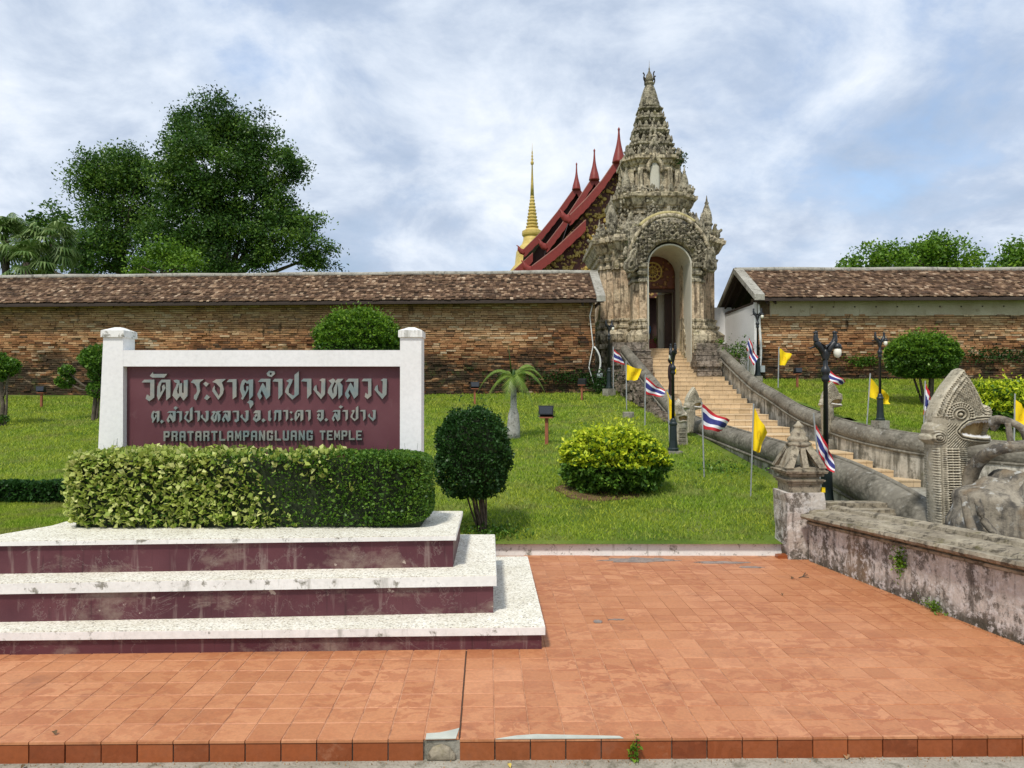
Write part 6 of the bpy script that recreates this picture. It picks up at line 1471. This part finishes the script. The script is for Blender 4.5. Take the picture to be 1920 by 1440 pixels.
flag('y', 'limp yellow flag hanging behind the lamp by the forward facing naga', 15.4, (1252,730), (1256,840), [(1250,733),(1254,788),(1267,778),(1262,755)])
flag('t', 'large striped national flag waving left of the corner pillar', gy(1320,888)-.3, (1316,754), (1320,890), [(1316,757),(1318,802),(1356,808),(1368,788)])
flag('y', 'large pointed yellow flag beside the corner pillar', gy(1406,925)-.2, (1413,757), (1406,928), [(1413,760),(1412,842),(1424,848),(1440,812)])
flag('t', 'crumpled striped national flag hanging on a leaning pole by the front lamp', 9.5, (1525,775), (1543,945), [(1529,795),(1534,850),(1560,886),(1566,862)])
flag('t', 'drooping striped national flag before the white wall right of the gate', 25.0, (1404,630), (1402,712), [(1405,633),(1400,652),(1412,686),(1421,670)])
flag('y', 'small yellow flag on the right lawn left of the floodlight', 23.2, (1461,650), (1459,718), [(1462,653),(1462,684),(1474,684),(1484,664)])
flag('t', 'striped national flag streaming right of the front lamp post', 18.0, (1546,678), (1544,790), [(1546,682),(1545,712),(1580,722),(1586,716)])
flag('y', 'broad yellow flag hanging behind the lamp on the right lawn', gy(1625,795,'R'), (1632,700), (1624,797), [(1631,706),(1629,742),(1668,758),(1670,744)])
flag('t', 'narrow striped national flag just left of the large naga head', 15.8, (1735,714), (1731,800), [(1736,718),(1730,776),(1738,782),(1748,750)])
flag('y', 'yellow flag at the right edge behind the makara jaws', 12.5, (1903,738), (1900,830), [(1903,748),(1902,795),(1925,806),(1935,775)])

# ------------------------------------------------------------------ visitor on the stairs
def person(label, x, y, z):
    o = thing('person', label, 'person', (x, y, z)); s = .84; o.rotation_euler = (0, 0, R(65))
    J = {'pel':(0,0,.92),'belly':(0,.01,1.05),'chest':(0,.01,1.28),'neck':(0,0,1.44),'head':(0,-.01,1.56),'crown':(0,0,1.66),
         'hl':(-.08,0,.86),'kl':(-.085,-.03,.48),'al':(-.08,.03,.08),'tl':(-.08,-.1,.03),'hr':(.08,0,.86),'kr':(.085,.06,.55),'ar':(.08,.12,.2),'tr':(.08,.02,.16),
         'sl':(-.15,.01,1.36),'el':(-.19,.03,1.10),'wl':(-.18,-.04,.88),'fl':(-.17,-.06,.80),'sr':(.15,.01,1.36),'er':(.19,.03,1.10),'wr':(.17,-.06,.92),'fr':(.16,-.10,.85)}
    E = [('pel','belly'),('belly','chest'),('chest','neck'),('neck','head'),('head','crown'),('pel','hl'),('hl','kl'),('kl','al'),('al','tl'),('pel','hr'),('hr','kr'),('kr','ar'),('ar','tr'),('chest','sl'),('sl','el'),('el','wl'),('wl','fl'),('chest','sr'),('sr','er'),('er','wr'),('wr','fr')]
    rad = dict(pel=.13,belly=.12,chest=.13,neck=.05,head=.085,crown=.07,hl=.085,kl=.06,al=.04,tl=.035,hr=.085,kr=.06,ar=.04,tr=.035,sl=.06,el=.04,wl=.028,fl=.03,sr=.06,er=.04,wr=.028,fr=.03)
    ks = list(J); me = bpy.data.meshes.new('body'); me.from_pydata([tuple(c*s for c in J[k2]) for k2 in ks], [(ks.index(a), ks.index(b)) for a, b in E], [])
    b = link('body', me, M['cloth'], o); md = b.modifiers.new('skin', 'SKIN'); me.skin_vertices
    for i, k2 in enumerate(ks): me.skin_vertices[0].data[i].radius = (rad[k2]*s, rad[k2]*s)
    me.skin_vertices[0].data[0].use_root = True; b.modifiers.new('sub', 'SUBSURF').levels = 1
    m = MB(); m.ball((x, y, z+1.6*s), (.095, .10, .11), 12); m.build('hair', M['hair'], o, True)
    return o
M['cloth'] = plain('dark_clothes', (.025,.012,.012), .85); M['hair'] = plain('black_hair', (.01,.008,.007), .6)
yy = 23.4; zz_ = interp(yy, ZP); p = person('person in dark clothes climbing the stairs, mostly hidden by the lamp post', at(1258, 0, yy)[0], yy, zz_+.02)
m = MB(); m.ball((at(1263,0,yy)[0], yy-.12, zz_+1.0), (.07,.06,.13), 10); m.tube([(at(1261,0,yy)[0], yy-.1, zz_+1.1),(at(1257,0,yy)[0], yy-.13, zz_+1.3)], .01, 5); o = m.build('shoulder_bag', M['fyellow'], None, True); tag(o, 'small yellow bag carried by the person on the stairs', 'bag')

# potted plants inside the passage
pot = thing('flower_pot', 'red plinth with a small green plant inside the gate doorway', 'pot', at(1224, 655, 30.6))
a = at(1224, 655, 30.6); m = MB(); m.box((a[0]-.25, 30.5, 3.8), (a[0]+.18, 30.8, 4.35)); m.build('plinth', M['red'], pot)
P = np.array((a[0]+.1, 30.45, 4.3))+rng.normal(0,1,(90,3))*np.array((.1,.08,.1)); leaves('plant', P, .08, M['lf_light'], pot)
m = MB(); m.ball((at(1216,618,30.3)[0], 30.3, at(1216,618,30.3)[2]), (.12,.1,.22), 8); M['blue'] = plain('blue_plastic', (.02,.16,.42), .5); o = m.build('plastic_bag', M['blue'], None, True); tag(o, 'blue plastic bag hanging beside the gate doorway', 'bag')

# ------------------------------------------------------------------ small things on the ground
random.seed(31); m = MB(); q = grid(-.009, 0); 
m.prism([grid(-.004, .005)[:2], grid(.004, .005)[:2], grid(.005, 1.4)[:2], grid(-.005, 1.4)[:2]], -.001, .0022); m.build('expansion_joint', M['dirt'], plaza)
def smear(cx_, cy_, rx, ry, n=26):
    p = [(cx_+rx*math.cos(a)*random.uniform(.55,1.1), cy_+ry*math.sin(a)*random.uniform(.5,1.1)) for a in np.linspace(0, 2*math.pi, n)[:-1]]
    m = MB(); m.prism(p, -.002, .0045); m.build('cement_smear', M['smear'], plaza)
smear(1.55, 8.55, .55, .14); smear(2.45, 8.42, .35, .07); smear(2.75, 8.2, .16, .05); smear(.75, 6.25, .05, .05); smear(.92, 6.3, .09, .02)
P = []; T = []
for i in range(420):
    x = random.uniform(-3.2, 3.2); d = abs(random.gauss(0, .035)); p = grid(x+.3, -.02-d); P.append((p[0], p[1], -.116+random.uniform(0,.004)))
o = leaves('leaf_litter', np.array(P), .012, M['dry'], None, np.tile([0,0,1.],(len(P),1)), .5, kind='stuff'); tag(o, 'scattered crumbs and dry leaf bits along the foot of the kerb', 'litter')
P = [(parx(y)-abs(random.gauss(0,.03))-.01, y, .008) for y in [random.uniform(4.4, 8.4) for _ in range(260)]]
o = leaves('leaf_litter', np.array(P), .014, M['dry'], None, np.tile([0,0,1.],(len(P),1)), .5, kind='stuff'); tag(o, 'dirt and leaf bits gathered along the foot of the parapet wall', 'litter')
m = MB(); m.box((3.22, 8.62, .0), (3.40, 8.72, .045), .5, .006); o = m.build('loose_brick', M['kerbtile'], tint=True); tag(o, 'loose red brick lying at the foot of the corner pillar', 'brick')
def litter(label, px, py, zg, sz, mat, name='dry_leaf'):
    Y = (H-zg)*F/(py-738); X_ = (px-960)/F*Y; r = random.uniform(0, 3)
    v = []; 
    for i in range(7):
        t = i/6; w_ = sz*.35*math.sin(math.pi*min(.98, t+.02)); 
        for s in (-1, 0, 1): v.append((X_+math.cos(r)*(t-.5)*sz-math.sin(r)*w_*s, Y+math.sin(r)*(t-.5)*sz+math.cos(r)*w_*s, zg+.006+.012*abs(s)*math.sin(math.pi*t)+.008*t))
    f = [(i*3+j, i*3+j+1, i*3+j+4, i*3+j+3) for i in range(6) for j in (0, 1)]
    o = pyd(name, v, f, mat, None, True); tag(o, label, 'leaf', None); return o
M['dry'] = plain('dry_leaf', (.36,.22,.11), .8); M['dryy'] = plain('yellow_leaf', (.62,.46,.10), .7)
litter('pale dry leaf on the road below the kerb at right', 1583, 1417, -.12, .05, M['dry'])
litter('small yellow fallen leaf on the road below the broken kerb', 955, 1434, -.12, .035, M['dryy'])
litter('dark dead leaf on the road at the lower left corner', 50, 1436, -.12, .03, M['soil'])
litter('curled brown leaf on the paving near the corner pillar', 1484, 1084, 0, .05, M['soil'])
litter('small dark leaf on the middle of the paving', 1465, 1115, 0, .03, M['soil'])
litter('grey dead leaf on the paving at the lower left', 108, 1373, 0, .04, M['soil'])
m = MB()
for (x0, y0, x1, y1) in ((1496,1083,1512,1078),(1503,1081,1508,1074),(1504,1081,1515,1083)):
    Ya = H*F/(y0-738); Yb = H*F/(y1-738); m.tube([((x0-960)/F*Ya, Ya, .006), ((x1-960)/F*Yb, Yb, .01)], .004, 4)
o = m.build('twig', M['bark']); tag(o, 'little forked twig lying on the paving near the corner pillar', 'twig')
print('objects', len(bpy.data.objects), 'tris approx', sum(len(m_.polygons) for m_ in bpy.data.meshes)*2)
